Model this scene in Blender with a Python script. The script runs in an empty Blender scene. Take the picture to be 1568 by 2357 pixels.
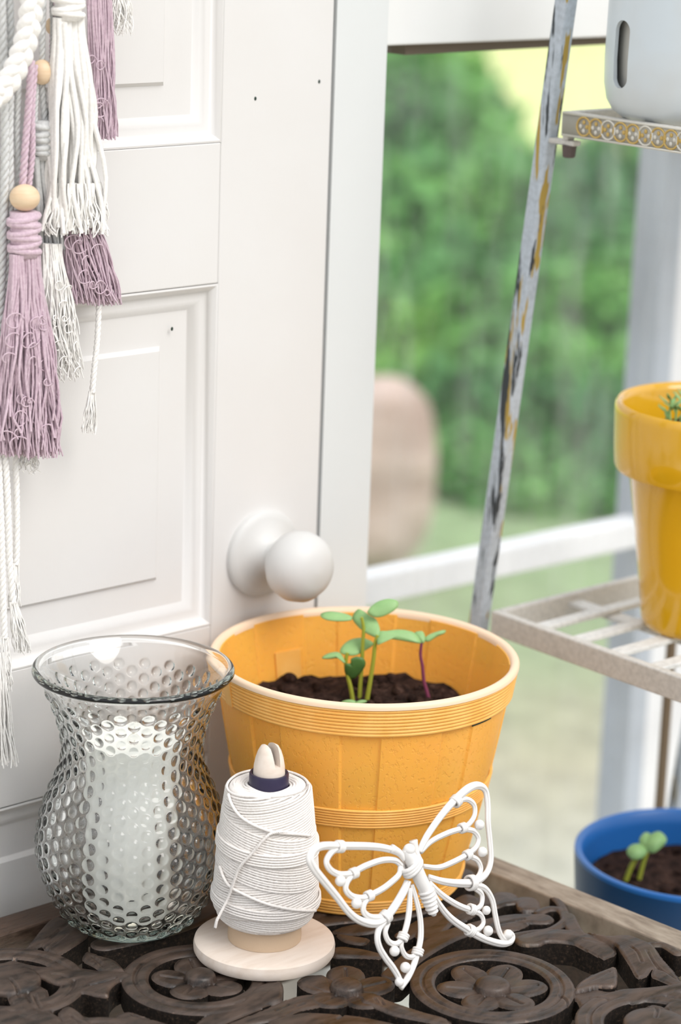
import bpy, bmesh, math, random
import numpy as np
from mathutils import Vector, Matrix
random.seed(7); RNG = np.random.default_rng(7)
SC = bpy.context.scene; COL = SC.collection
A = lambda *v: np.array(v, float)
PI = math.pi
# ------------------------------------------------------------------ camera
FPX, CX, CY = 5700.0, 784.0, 1178.5
CAM = A(-1.05180, -1.39854, 1.47387)
CR = A(0.74989526, -0.66068046, 0.03403569); CU = A(0.15077011, 0.22077034, 0.96360201); CF = A(0.64414708, 0.71746902, -0.2651655)
def ray(x, y): return CF + CR*(x-CX)/FPX - CU*(y-CY)/FPX
def onz(x, y, z): d = ray(x, y); return CAM + d*(z-CAM[2])/d[2]
def ony(x, y, Y): d = ray(x, y); return CAM + d*(Y-CAM[1])/d[1]
def onx(x, y, X): d = ray(x, y); return CAM + d*(X-CAM[0])/d[0]
def onp(x, y, p, n): d = ray(x, y); return CAM + d*(((p-CAM)@n)/(d@n))
TC = A(-0.6681, -0.7441, 0); RT = A(0.7441, -0.6681, 0); UP = A(0, 0, 1)
cd = bpy.data.cameras.new('camera'); cam = bpy.data.objects.new('camera', cd); COL.objects.link(cam)
cam.matrix_world = Matrix(((CR[0], CU[0], -CF[0], CAM[0]), (CR[1], CU[1], -CF[1], CAM[1]), (CR[2], CU[2], -CF[2], CAM[2]), (0, 0, 0, 1)))
cd.sensor_width = 36; cd.sensor_fit = 'AUTO'; cd.lens = FPX*36/2357; cd.clip_start = 0.05; cd.clip_end = 300
cd.dof.use_dof = True; cd.dof.focus_distance = 1.755; cd.dof.aperture_fstop = 4.0
SC.camera = cam
# ------------------------------------------------------------------ helpers
class MB:
    def __init__(s): s.v = []; s.f = []; s.m = []; s.n = 0
    def add(s, V, F, m=0):
        V = np.asarray(V, float); s.v.append(V); n = s.n
        s.f += [tuple(i+n for i in f) for f in F]; s.m += [m]*len(F); s.n += len(V); return s
    def box(s, lo, hi, M=None, m=0):
        x0, y0, z0 = lo; x1, y1, z1 = hi
        V = A([x0,y0,z0],[x1,y0,z0],[x1,y1,z0],[x0,y1,z0],[x0,y0,z1],[x1,y0,z1],[x1,y1,z1],[x0,y1,z1])
        if M is not None: V = V@M[:3,:3].T + M[:3,3]
        return s.add(V, [(0,3,2,1),(4,5,6,7),(0,1,5,4),(1,2,6,5),(2,3,7,6),(3,0,4,7)], m)
    def bar(s, a, b, w, h, up=UP, m=0):          # box from a to b, w across, h along up
        a = np.asarray(a, float); b = np.asarray(b, float); d = b-a; L = np.linalg.norm(d); d = d/L
        u = up - d*(up@d)
        u = u/np.linalg.norm(u); c = np.cross(u, d)
        M = np.eye(4); M[:3,0] = d; M[:3,1] = c; M[:3,2] = u; M[:3,3] = a
        return s.box((0,-w/2,-h/2), (L,w/2,h/2), M, m)
    def tube(s, P, r, sides=8, closed=False, m=0, flat=1.0, nrm=None, caps=True):
        P = np.asarray(P, float); n = len(P); r = np.broadcast_to(np.asarray(r, float), (n,))
        if closed: T = np.roll(P,-1,0) - np.roll(P,1,0)
        else: T = np.gradient(P, axis=0)
        T = T/(np.linalg.norm(T, axis=1, keepdims=True)+1e-12)
        if nrm is not None:
            N = np.broadcast_to(np.asarray(nrm, float), (n,3)); N = N - T*np.sum(N*T,1,keepdims=True)
        else:
            N = np.zeros((n,3)); u = np.cross(T[0], A(0.31,0.17,0.93))
            if np.linalg.norm(u) < .1: u = np.cross(T[0], A(1,0,0))
            for i in range(n):
                u = u - T[i]*(u@T[i]); u = u/np.linalg.norm(u); N[i] = u
        N = N/(np.linalg.norm(N, axis=1, keepdims=True)+1e-12); B = np.cross(T, N)
        a = np.arange(sides)*2*PI/sides
        V = (P[:,None,:] + r[:,None,None]*(np.cos(a)[None,:,None]*N[:,None,:]*flat + np.sin(a)[None,:,None]*B[:,None,:])).reshape(-1,3)
        F = []
        for i in range(n if closed else n-1):
            j = (i+1) % n
            for k in range(sides):
                l = (k+1) % sides; F.append((i*sides+k, i*sides+l, j*sides+l, j*sides+k))
        if not closed and caps:
            F.append(tuple(range(sides-1,-1,-1))); F.append(tuple((n-1)*sides+k for k in range(sides)))
        return s.add(V, F, m)
    def lathe(s, prof, c=(0,0,0), n=48, m=0, rf=None, cap=True):   # prof [(r,z)], outward normals when going up
        c = np.asarray(c, float); V = []; F = []; a = np.arange(n)*2*PI/n; k = len(prof)
        for i,(r,z) in enumerate(prof):
            rr = np.full(n, r) if rf is None else rf(i, r, z, a)
            V.append(np.stack([rr*np.cos(a), rr*np.sin(a), np.full(n,z)],1))
        V = np.concatenate(V) + c
        for i in range(k-1):
            for j in range(n):
                l = (j+1) % n; F.append((i*n+j, i*n+l, (i+1)*n+l, (i+1)*n+j))
        if cap:
            if prof[0][0] > 1e-6: F.append(tuple(range(n-1,-1,-1)))
            if prof[-1][0] > 1e-6: F.append(tuple((k-1)*n+j for j in range(n)))
        return s.add(V, F, m)
    def ball(s, c, r, n=16, k=10, sc=(1,1,1), m=0):
        prof = [(max(math.sin(PI*i/k),1e-4)*1.0, -math.cos(PI*i/k)) for i in range(k+1)]
        b = MB().lathe(prof, n=n); V = b.v[0]*np.asarray(sc)*r + np.asarray(c, float)
        return s.add(V, b.f, m)
    def build(s, name, mats, parent=None, smooth=True, label=None, ang=40):
        me = bpy.data.meshes.new(name); V = np.concatenate(s.v)
        me.from_pydata(V.tolist(), [], s.f)
        if not isinstance(mats, (list, tuple)): mats = [mats]
        for q in mats: me.materials.append(q)
        if len(mats) > 1: me.polygons.foreach_set('material_index', s.m)
        me.update()
        return link(me, name, parent, smooth, label, ang)
def link(me, name, parent=None, smooth=True, label=None, ang=40):
    if smooth:
        me.polygons.foreach_set('use_smooth', [True]*len(me.polygons))
        if ang: me.set_sharp_from_angle(angle=math.radians(ang))
    o = bpy.data.objects.new(name, me); COL.objects.link(o)
    if parent is not None: attach(o, parent)
    if label: o['label'] = label
    return o
def attach(o, parent):
    o.parent = parent
    p = parent; t = Vector((0,0,0))
    while p is not None: t += p.location; p = p.parent
    o.matrix_parent_inverse = Matrix.Translation(-t) if parent.type == 'EMPTY' else Matrix.Identity(4)
def thing(name, label, cat, loc=(0,0,0), group=None):
    o = bpy.data.objects.new(name, None); COL.objects.link(o); o.location = Vector([float(q) for q in loc]); o.empty_display_size = .05
    return tag(o, label, cat, group)
def tag(o, label, cat, group=None):
    o['label'] = label; o['category'] = cat
    if group: o['group'] = group
    return o
def structure(o): o['kind'] = 'structure'; return o
def bevel(o, w, seg=2):
    b = o.modifiers.new('bevel', 'BEVEL'); b.width = w; b.segments = seg; b.limit_method = 'ANGLE'; return o
def cr(P, k=6, closed=False):                    # Catmull-Rom
    P = np.asarray(P, float); n = len(P)
    if closed: Q = np.concatenate([P[-1:], P, P[:2]]); m = n
    else: Q = np.concatenate([2*P[:1]-P[1:2], P, 2*P[-1:]-P[-2:-1]]); m = n-1
    t = (np.arange(k)/k)[:,None]; out = []
    for i in range(m):
        a,b,c,d = Q[i],Q[i+1],Q[i+2],Q[i+3]
        out.append(.5*((2*b)+(c-a)*t+(2*a-5*b+4*c-d)*t*t+(3*b-a-3*c+d)*t**3))
    if not closed: out.append(P[-1:])
    return np.concatenate(out)
def boolean(o, cut):
    COL.objects.link(cut); md = o.modifiers.new('b', 'BOOLEAN'); md.object = cut; md.solver = 'EXACT'
    bpy.context.view_layer.update(); dg = bpy.context.evaluated_depsgraph_get()
    me = bpy.data.meshes.new_from_object(o.evaluated_get(dg)); o.modifiers.clear(); o.data = me
    bpy.data.objects.remove(cut)
    me.set_sharp_from_angle(angle=math.radians(40))
def raw(mb, mat):
    me = bpy.data.meshes.new('tmp'); me.from_pydata(np.concatenate(mb.v).tolist(), [], mb.f); me.materials.append(mat); me.update()
    return bpy.data.objects.new('tmp', me)
# ------------------------------------------------------------------ materials
def mat(name, col, rough=.5, spec=.5, **k):
    m = bpy.data.materials.new(name); m.use_nodes = True; nt = m.node_tree; b = nt.nodes['Principled BSDF']
    b.inputs['Base Color'].default_value = (*col, 1); b.inputs['Roughness'].default_value = rough; b.inputs['Specular IOR Level'].default_value = spec
    for q, v in k.items(): b.inputs[q.replace('_', ' ')].default_value = v
    m['p'] = 1
    return m
def N(m, t, **k):
    n = m.node_tree.nodes.new(t)
    for q, v in k.items():
        if q in n.inputs.keys(): n.inputs[q].default_value = v
        else: setattr(n, q, v)
    return n
def L(m, a, ao, b, bi): m.node_tree.links.new(a.outputs[ao], b.inputs[bi])
def noise(m, scale, det=3, rough=.5, st=(1,1,1), coord='Object', rot=(0,0,0)):
    tc = N(m, 'ShaderNodeTexCoord'); mp = N(m, 'ShaderNodeMapping'); mp.inputs['Scale'].default_value = st; mp.inputs['Rotation'].default_value = rot
    n = N(m, 'ShaderNodeTexNoise'); n.inputs['Scale'].default_value = scale; n.inputs['Detail'].default_value = det; n.inputs['Roughness'].default_value = rough
    L(m, tc, coord, mp, 'Vector'); L(m, mp, 'Vector', n, 'Vector'); return n
def ramp(m, src, so, stops):
    r = N(m, 'ShaderNodeValToRGB'); e = r.color_ramp.elements
    while len(e) < len(stops): e.new(.5)
    for i,(p,c) in enumerate(stops): e[i].position = p; e[i].color = (*c, 1)
    L(m, src, so, r, 'Fac'); return r
def base(m, node, out='Color'): L(m, node, out, m.node_tree.nodes['Principled BSDF'], 'Base Color')
def bump(m, node, out, strength, dist=.001):
    b = N(m, 'ShaderNodeBump'); b.inputs['Strength'].default_value = strength; b.inputs['Distance'].default_value = dist
    L(m, node, out, b, 'Height'); L(m, b, 'Normal', m.node_tree.nodes['Principled BSDF'], 'Normal')
def mixc(m, fac, fo, a, ao, b, bo):
    x = N(m, 'ShaderNodeMix', data_type='RGBA')
    if fac is not None: L(m, fac, fo, x, 0)
    for s, so, i in ((a,ao,6),(b,bo,7)):
        if isinstance(s, tuple): x.inputs[i].default_value = (*s,1)
        else: m.node_tree.links.new(s.outputs[so], x.inputs[i])
    return x
G = lambda v: (v,v,v)
def painted(name, col, col2):
    m = mat(name, col, .45, .4); n = noise(m, 9, 4); base(m, ramp(m, n, 'Fac', [(.35,col2),(.65,col)]))
    b = noise(m, 260, 2, .6, (1,1,.35)); bump(m, b, 'Fac', .18, .0006); return m
M_door = painted('cream_door_paint', (.735,.725,.715), (.72,.705,.69))
M_post = painted('white_post_paint', (.715,.735,.735), (.70,.72,.72))
M_head = painted('header_paint', (.82,.83,.825), (.80,.80,.79))
M_rail = painted('outdoor_white_paint', (.83,.84,.86), (.74,.75,.77))
M_knob = painted('knob_paint', (.665,.66,.645), (.63,.625,.61))
M_gap = mat('dark_gap', (.03,.05,.04), .9, .1)
M_strip = mat('weathered_strip', (.16,.13,.10), .8, .2)
def wood(name, c1, c2, c3, sc, st, rough=.6, rot=(0,0,0), bs=.3):
    m = mat(name, c1, rough, .4); n = noise(m, sc, 5, .6, st, rot=rot)
    base(m, ramp(m, n, 'Fac', [(.3,c1),(.5,c2),(.72,c3)])); bump(m, n, 'Fac', bs, .001); return m
M_beech = wood('pale_beech', (.72,.605,.51), (.79,.685,.595), (.83,.735,.655), 14, (1.5,9,9), .55, (0,0,.5), .05)
M_bead = wood('pale_bead_wood', (.72,.53,.34), (.76,.58,.39), (.78,.61,.43), 60, (1,1,8), .5, bs=.03)
M_core = mat('cardboard_core', (.58,.44,.31), .85, .2); bump(M_core, noise(M_core, 900, 2), 'Fac', .2)
M_tip = mat('purple_core_tip', (.022,.016,.05), .35, .5)
M_blade = mat('steel_blade', (.35,.33,.32), .3, .5, Metallic=1.0)
# carved dark wood with worn edges
def carvedmat(name, dark, mid, worn, st=(1,3,3)):
    m = mat(name, dark, .42, .45)
    n = noise(m, 38, 6, .65, st); n2 = noise(m, 9, 3, .5)
    c = ramp(m, n, 'Fac', [(.33,dark),(.55,mid),(.78,tuple(q*1.5 for q in mid))])
    g = N(m, 'ShaderNodeNewGeometry'); r = ramp(m, g, 'Pointiness', [(.515,(0,0,0)),(.60,G(.8))])
    sn = N(m, 'ShaderNodeSeparateXYZ'); L(m, g, 'True Normal', sn, 0); ng = N(m, 'ShaderNodeMath', operation='GREATER_THAN'); L(m, sn, 'Z', ng, 0); ng.inputs[1].default_value = .25
    m0 = N(m, 'ShaderNodeMath', operation='MULTIPLY'); L(m, r, 'Color', m0, 0); L(m, ng, 0, m0, 1)
    mu = N(m, 'ShaderNodeMath', operation='MULTIPLY'); L(m, m0, 0, mu, 0); L(m, n2, 'Fac', mu, 1)
    mo = ramp(m, noise(m, 22, 3, .5), 'Fac', [(.62,(0,0,0)),(.78,G(.35))])
    x = mixc(m, mo, 'Color', c, 'Color', (.075,.07,.035), None)
    y = mixc(m, mu, 0, x, 2, worn, None); base(m, y, 2)
    rr = ramp(m, n, 'Fac', [(.3,G(.30)),(.7,G(.52))]); L(m, rr, 'Color', m.node_tree.nodes['Principled BSDF'], 'Roughness')
    bump(m, n, 'Fac', .45, .0012); return m
M_carve = carvedmat('carved_dark_wood', (.010,.0075,.006), (.060,.040,.030), (.30,.20,.145))
M_side = mat('shaded_sawn_side', (.012,.009,.0075), .85, .15)  # rough sawn walls, coloured darker for the shade inside the openings
_n = noise(M_side, 420, 3, .7); base(M_side, ramp(M_side, _n, 'Fac', [(.45,(.008,.006,.005)),(.62,(.022,.015,.011)),(.74,(.07,.045,.03))])); bump(M_side, _n, 'Fac', .4, .0008)
M_frame = carvedmat('frame_dark_wood', (.030,.018,.012), (.065,.040,.028), (.12,.07,.045), (2,8,8))
M_litboard = wood('lit_board', (.16,.125,.095), (.27,.225,.175), (.36,.31,.25), 30, (5,1.2,1), .6, bs=.35)  # lighter than the other boards to paint a glancing reflection
# cotton
def cotton(name, c1, c2, sc=400):
    m = mat(name, c1, .95, .1); n = noise(m, sc, 2, .6); base(m, ramp(m, n, 'Fac', [(.3,c2),(.65,c1)])); bump(m, n, 'Fac', .5, .0006)
    m.node_tree.nodes['Principled BSDF'].inputs['Sheen Weight'].default_value = .25; return m
M_twine = cotton('cotton_twine', (.90,.86,.825), (.78,.735,.69), 700)
M_mac = cotton('white_macrame_cotton', (.93,.915,.89), (.84,.82,.79))
M_macg = cotton('shaded_white_macrame_cotton', (.66,.67,.665), (.56,.565,.56))
M_lil = cotton('lilac_macrame_cotton', (.66,.52,.585), (.54,.40,.475))
# orange basket plastic
M_bask = mat('orange_basket_plastic', (.80,.37,.085), .42, .4, Subsurface_Weight=.3, Subsurface_Scale=.006)
M_bask.node_tree.nodes['Principled BSDF'].inputs['Subsurface Radius'].default_value = (1,.45,.1)
def _bask(m):
    n = noise(m, 330, 3, .6, (1,1,.7)); r = ramp(m, n, 'Fac', [(.56,(1,1,1)),(.63,(0,0,0))])
    d = ramp(m, noise(m, 13, 4, .6), 'Fac', [(.55,(0,0,0)),(.8,G(.30))]); s = ramp(m, noise(m, 140, 2), 'Fac', [(.77,(0,0,0)),(.80,G(.5))])
    x = mixc(m, d, 'Color', (.95,.455,.075), None, (.79,.36,.08), None); y = mixc(m, s, 'Color', x, 2, (.30,.14,.05), None); base(m, y, 2)
    bump(m, r, 'Color', .38, .0012)
_bask(M_bask)
M_hoop = mat('orange_hoop_plastic', (.82,.42,.11), .42, .4)
_n = noise(M_hoop, 45, 4, .6); base(M_hoop, ramp(M_hoop, _n, 'Fac', [(.35,(.87,.43,.085)),(.7,(.94,.53,.15))])); 
M_lip = mat('lit_rim_plastic', (.88,.66,.47), .45, .4)  # paler than the body, painting the light that catches the rim
M_soil = mat('potting_soil', (.02,.012,.009), .95, .1)
_n = noise(M_soil, 120, 4, .7); base(M_soil, ramp(M_soil, _n, 'Fac', [(.35,(.012,.007,.006)),(.55,(.040,.022,.017)),(.75,(.095,.055,.042))])); bump(M_soil, _n, 'Fac', .8, .004)
def leafm(name, c1, c2, tr=.25):
    m = mat(name, c1, .45, .4); n = noise(m, 90, 3); base(m, ramp(m, n, 'Fac', [(.3,c2),(.7,c1)]))
    return m
M_leaf = leafm('young_leaf', (.29,.49,.20), (.23,.42,.16)); M_leafd = leafm('dark_leaf', (.085,.20,.05), (.065,.16,.04))
M_stem = mat('green_stem', (.34,.38,.045), .45, .4); M_pstem = mat('purple_stem', (.22,.05,.11), .45, .4)
M_bfly = mat('white_cast_metal_paint', (.80,.78,.755), .38, .5); bump(M_bfly, noise(M_bfly, 160, 3, .6), 'Fac', .25, .0008)
# glass
M_glass = mat('hobnail_glass', (1,1,1), .0, .5, IOR=1.48, Transmission_Weight=1.0)
_v = N(M_glass, 'ShaderNodeVolumeAbsorption'); _v.inputs['Color'].default_value = (.70,.90,.86,1); _v.inputs['Density'].default_value = 14
L(M_glass, _v, 'Volume', M_glass.node_tree.nodes['Material Output'], 'Volume')
M_wax = mat('white_candle_wax', (.95,.95,.885), .5, .4)
M_wick = mat('wick', (.6,.55,.48), .9, .1)
def panem():
    m = bpy.data.materials.new('window_glass'); m.use_nodes = True; nt = m.node_tree; nt.nodes.remove(nt.nodes['Principled BSDF'])
    t = N(m, 'ShaderNodeBsdfTransparent'); g = N(m, 'ShaderNodeBsdfGlossy'); g.inputs['Roughness'].default_value = .02
    d = N(m, 'ShaderNodeBsdfDiffuse'); d.inputs['Color'].default_value = (.85,.87,.88,1)
    fr = N(m, 'ShaderNodeFresnel'); fr.inputs['IOR'].default_value = 1.35
    a = N(m, 'ShaderNodeMixShader'); b = N(m, 'ShaderNodeMixShader'); o = nt.nodes['Material Output']
    ge = N(m, 'ShaderNodeNewGeometry'); iv = N(m, 'ShaderNodeMath', operation='SUBTRACT'); iv.inputs[0].default_value = 1; L(m, ge, 'Backfacing', iv, 1); mu = N(m, 'ShaderNodeMath', operation='MULTIPLY'); L(m, fr, 'Fac', mu, 0); L(m, iv, 0, mu, 1)
    L(m, mu, 0, a, 0); nt.links.new(t.outputs[0], a.inputs[1]); nt.links.new(g.outputs[0], a.inputs[2])
    n = noise(m, 6, 4, .6, (3,3,.8)); r = ramp(m, n, 'Fac', [(.45,G(.03)),(.75,G(.13))]); L(m, r, 'Color', b, 0)
    nt.links.new(a.outputs[0], b.inputs[1]); nt.links.new(d.outputs[0], b.inputs[2]); nt.links.new(b.outputs[0], o.inputs['Surface']); return m
M_pane = panem()
# chipped metal of the stand
def chipped(name, paint, seed, st, t1=.56, t2=.62):
    m = mat(name, paint, .5, .4); n = noise(m, 26, 4, .6, st, rot=(0,0,seed)); n2 = noise(m, 17, 3, .6, st, rot=(seed,0,0)); n3 = noise(m, 220, 3, .6)
    p = ramp(m, n3, 'Fac', [(.35,tuple(q*.82 for q in paint)),(.6,paint)])
    k = ramp(m, n, 'Fac', [(t1,(0,0,0)),(t1+.03,G(1))]); o = ramp(m, n2, 'Fac', [(t2,(0,0,0)),(t2+.02,G(1))])
    x = mixc(m, o, 'Color', p, 'Color', (.42,.29,.06), None); y = mixc(m, k, 'Color', x, 2, (.035,.042,.048), None); base(m, y, 2); bump(m, n3, 'Fac', .2, .0006); return m
M_leg = chipped('chipped_leg_paint', (.50,.555,.62), .7, (5,5,.42), .555, .585)
M_tray = chipped('chipped_tray_paint', (.62,.60,.56), .3, (1,1,1), .68, .70)
M_slat = chipped('slat_paint', (.72,.72,.70), .9, (1,1,1), .74, .72)
M_gold = mat('gold_relief', (.52,.36,.11), .5, .5); M_pale = mat('pale_relief', (.62,.60,.54), .5, .4); M_dk = mat('dark_band_ground', (.40,.385,.34), .6, .4)
M_bolt = mat('rusty_bolt', (.10,.075,.07), .6, .4); M_rod = mat('brown_rod', (.20,.145,.09), .5, .4)
M_yel = mat('yellow_glaze', (.74,.40,.012), .12, .5, Coat_Weight=.6); M_blue = mat('blue_glaze', (.003,.048,.15), .35, .4); M_bluei = mat('blue_rim', (.02,.14,.45), .3, .5)
M_wpot = mat('white_pot_plastic', (.70,.71,.71), .35, .5)
_n = noise(M_wpot, 10, 3); base(M_wpot, ramp(M_wpot, _n, 'Fac', [(.4,(.60,.625,.63)),(.62,(.62,.69,.74))])) 
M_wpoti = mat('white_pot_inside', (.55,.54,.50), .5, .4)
# ------------------------------------------------------------------ setting: door, post, header, outer rail
D = 0.03; T = 0.70
def build_door():
    root = bpy.data.objects.new('door_1', None); COL.objects.link(root); root.location = (0.2,D,0); structure(root)
    root['label'] = 'cream panelled door with a white round knob'; root['category'] = 'door'
    xr, xl = 0.2065, -0.58; y0, y1 = D, D+.038
    px1, px0 = 0.0995, -0.21                                    # panel opening in x
    rails = [(0.0,0.18),(0.50-.0,0.50),(0.7696-.0,0.8752),(1.144,1.2495),(1.62,1.74),(1.95,2.04)]
    rails = [(0,.19),(.435,.50),(.7696,.8752),(1.144,1.2495),(1.52,1.63),(1.93,2.04)]
    def P(name, lo, hi, mtl=M_door, bv=.0012):
        return bevel(MB().box(lo, hi).build(name, mtl, root, smooth=False), bv)
    P('stile', (px1,y0,0), (xr,y1,2.04)); P('stile', (px0-.11,y0,0), (px0,y1,2.04)); P('stile', (xl,y0,0), (xl+.06,y1,2.04))
    for a,b in rails: P('rail', (px0,y0,a), (px1,y1,b)); P('rail', (xl+.06,y0,a), (px0-.11,y1,b))
    for k in range(len(rails)-1):
        z0, z1 = rails[k][1], rails[k+1][0]
        for (xa,xb) in ((px0,px1),(xl+.06,px0-.11)):
            m = MB(); m.box((xa,y0+.012,z0),(xb,y1-.008,z1))
            ins = .045; fa,fb,fc,fd = xa+ins, xb-ins, z0+ins-.003, z1-ins
            if fb-fa > .05:                                       # raised field with a small chamfer
                V = A([fa,y0+.012,fc],[fb,y0+.012,fc],[fb,y0+.012,fd],[fa,y0+.012,fd],[fa+.003,y0+.0085,fc+.003],[fb-.003,y0+.0085,fc+.003],[fb-.003,y0+.0085,fd-.003],[fa+.003,y0+.0085,fd-.003])
                m.add(V, [(4,5,6,7),(0,1,5,4),(1,2,6,5),(2,3,7,6),(3,0,4,7)])
            m.build('panel', M_door, root, smooth=False)
            # mitred ogee moulding round the opening
            pr = [(0,.0),(.0015,-.0005),(.004,.0015),(.006,.0052),(.0085,.0062),(.012,.0062),(.016,.0085),(.019,.0115),(.0205,.0122)]
            mm = MB(); V = []
            for (o_,d_) in pr: V += [(xa+o_,y0+d_,z0+o_),(xb-o_,y0+d_,z0+o_),(xb-o_,y0+d_,z1-o_),(xa+o_,y0+d_,z1-o_)]
            F = []
            for i in range(len(pr)-1):
                for j in range(4): l = (j+1)%4; F.append((i*4+j, i*4+l, i*4+4+l, i*4+4+j))
            mm.add(V, F).build('moulding', M_door, root, ang=50)
    # knob: rose, neck, ball turned about the -Y axis
    kc = ony(602,1272,D); 
    def turned(prof):
        b = MB().lathe(prof, n=48); V = b.v[0]; W = np.stack([V[:,0], -V[:,2], V[:,1]],1) + A(kc[0], D, kc[2]); return MB().add(W, b.f)
    kn = turned([(.0095,.0),(.0125,.016),(.0115,.020),(.0135,.0245),(.0205,.029),(.0262,.0365),(.0280,.046),(.0262,.0555),(.0205,.063),(.012,.0672),(.0005,.0684)]).build('door_knob', M_knob, root, ang=60, label='round white painted knob')
    rp = [(.0350,.0),(.0350,.0035),(.0340,.0052),(.029,.0062),(.022,.0085),(.0155,.012),(.0115,.017),(.0105,.020),(.0005,.021)]
    rose = turned(rp).build('knob_rose', M_knob, root, ang=60)
    for (x,y) in ((396,757),(588,227),(735,188)):
        p = ony(x,y,D + (.0085 if x < 400 else 0)); MB().ball(p, .0012, 8, 6, (1,.3,1.3)).build('paint_chip', M_gap, root)
build_door()
jp = MB().box((0.2095,D,0),(0.2622,D+.045,2.2)); 
for (x,y) in ((888,330),(893,190),(868,1275)):
    p = ony(x,y,D); jp.ball((0.2622,D+.004,p[2]), .0035, 8, 6, (.5,.6,1.6))
structure(bevel(jp.build('trim_1', M_post, smooth=False), .0012)); 
structure(MB().box((0.2066,D+.02,0),(0.2094,D+.044,2.2)).build('trim_2', M_gap, smooth=False))
hd = MB().box((0.2622,D+.003,1.3145),(1.4,D+.045,2.2)); structure(bevel(hd.build('trim_3', M_head, smooth=False), .0015))
a = ony(897,122,D+.03); b = ony(1250,104,D+.03); b2 = a+(b-a)*3
st = MB(); st.add([(a[0],D+.012,a[2]),(b2[0],D+.012,b2[2]),(b2[0],D+.040,b2[2]),(a[0],D+.040,a[2]),(a[0],D+.012,1.32),(b2[0],D+.012,1.32),(b2[0],D+.040,1.32),(a[0],D+.040,1.32)],[(0,3,2,1),(4,5,6,7),(0,1,5,4),(1,2,6,5),(2,3,7,6),(3,0,4,7)])
structure(st.build('trim_4', M_strip, smooth=False))
w1 = structure(MB().box((0.2622,D+.028,0.0),(1.4,D+.031,1.316)).build('window_1', M_pane, smooth=False))
# outer rail and corner post, beyond the glass
YB = 0.32
pa = ony(840,1352,YB); pb = ony(1450,1222,YB); pd = (pb-pa)/np.linalg.norm(pb-pa); 
rl = MB().bar(pa-pd*.5, pb+pd*.05, .03, .031, m=0); structure(bevel(rl.build('trim_5', M_rail, smooth=False), .004))
pc = ony(1476,1000,YB); 
M_gpost = painted('shaded_post_paint', (.45,.50,.57), (.36,.39,.43))  # grey colour paints the shade on the post's side face
structure(bevel(MB().box((pc[0],YB-.012,0),(pc[0]+.030,YB+.03,2.4)).build('post_shade_strip', M_gpost, smooth=False), .003))
structure(bevel(MB().box((pc[0]+.0302,YB-.008,0),(pc[0]+.16,YB+.055,2.4)).build('trim_7', M_rail, smooth=False), .003))
# floor and ground
def groundm():
    m = mat('garden_ground', (.2,.35,.1), .95, .1)
    tc = N(m, 'ShaderNodeTexCoord'); sx = N(m, 'ShaderNodeSeparateXYZ'); L(m, tc, 'Object', sx, 'Vector')
    n = noise(m, .9, 4, .55); n2 = noise(m, 14, 4, .6)
    di = N(m, 'ShaderNodeMath', operation='ADD'); L(m, sx, 'X', di, 0); L(m, sx, 'Y', di, 1)
    nn = N(m, 'ShaderNodeMath', operation='MULTIPLY_ADD'); L(m, n, 'Fac', nn, 0); nn.inputs[1].default_value = 2.4; L(m, di, 'Value', nn, 2)
    mr = N(m, 'ShaderNodeMapRange'); L(m, nn, 'Value', mr, 0); mr.inputs[1].default_value = 2.5; mr.inputs[2].default_value = 22
    r = ramp(m, mr, 'Result', [(.03,(.50,.50,.43)),(.09,(.44,.42,.30)),(.15,(.33,.40,.24)),(.22,(.27,.40,.20)),(.34,(.20,.42,.11)),(.46,(.42,.64,.11)),(.60,(.74,.80,.36))])  # pale yellow far end paints sunlight on the distant lawn
    v = ramp(m, n2, 'Fac', [(.3,G(.75)),(.7,G(1.1))]); x = N(m, 'ShaderNodeMix', data_type='RGBA', blend_type='MULTIPLY'); x.inputs[0].default_value = 1
    L(m, r, 'Color', x, 6); L(m, v, 'Color', x, 7); base(m, x, 2); bump(m, n2, 'Fac', .6, .03); return m
M_ground = groundm()
structure(MB().add([(.3,.10,-.02),(40,.10,-.02),(40,40,-.02),(-10,40,-.02),(-10,.10,-.02)],[(0,1,2,3,4)]).build('ground', M_ground, smooth=False))
M_floor = wood('pale_floor', (.70,.64,.50), (.76,.71,.58), (.80,.76,.65), 5, (1,8,1), .5, bs=.1)
structure(MB().box((-2.6,-3,-.05),(1.6,.10,0)).build('floor', M_floor, smooth=False))
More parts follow.
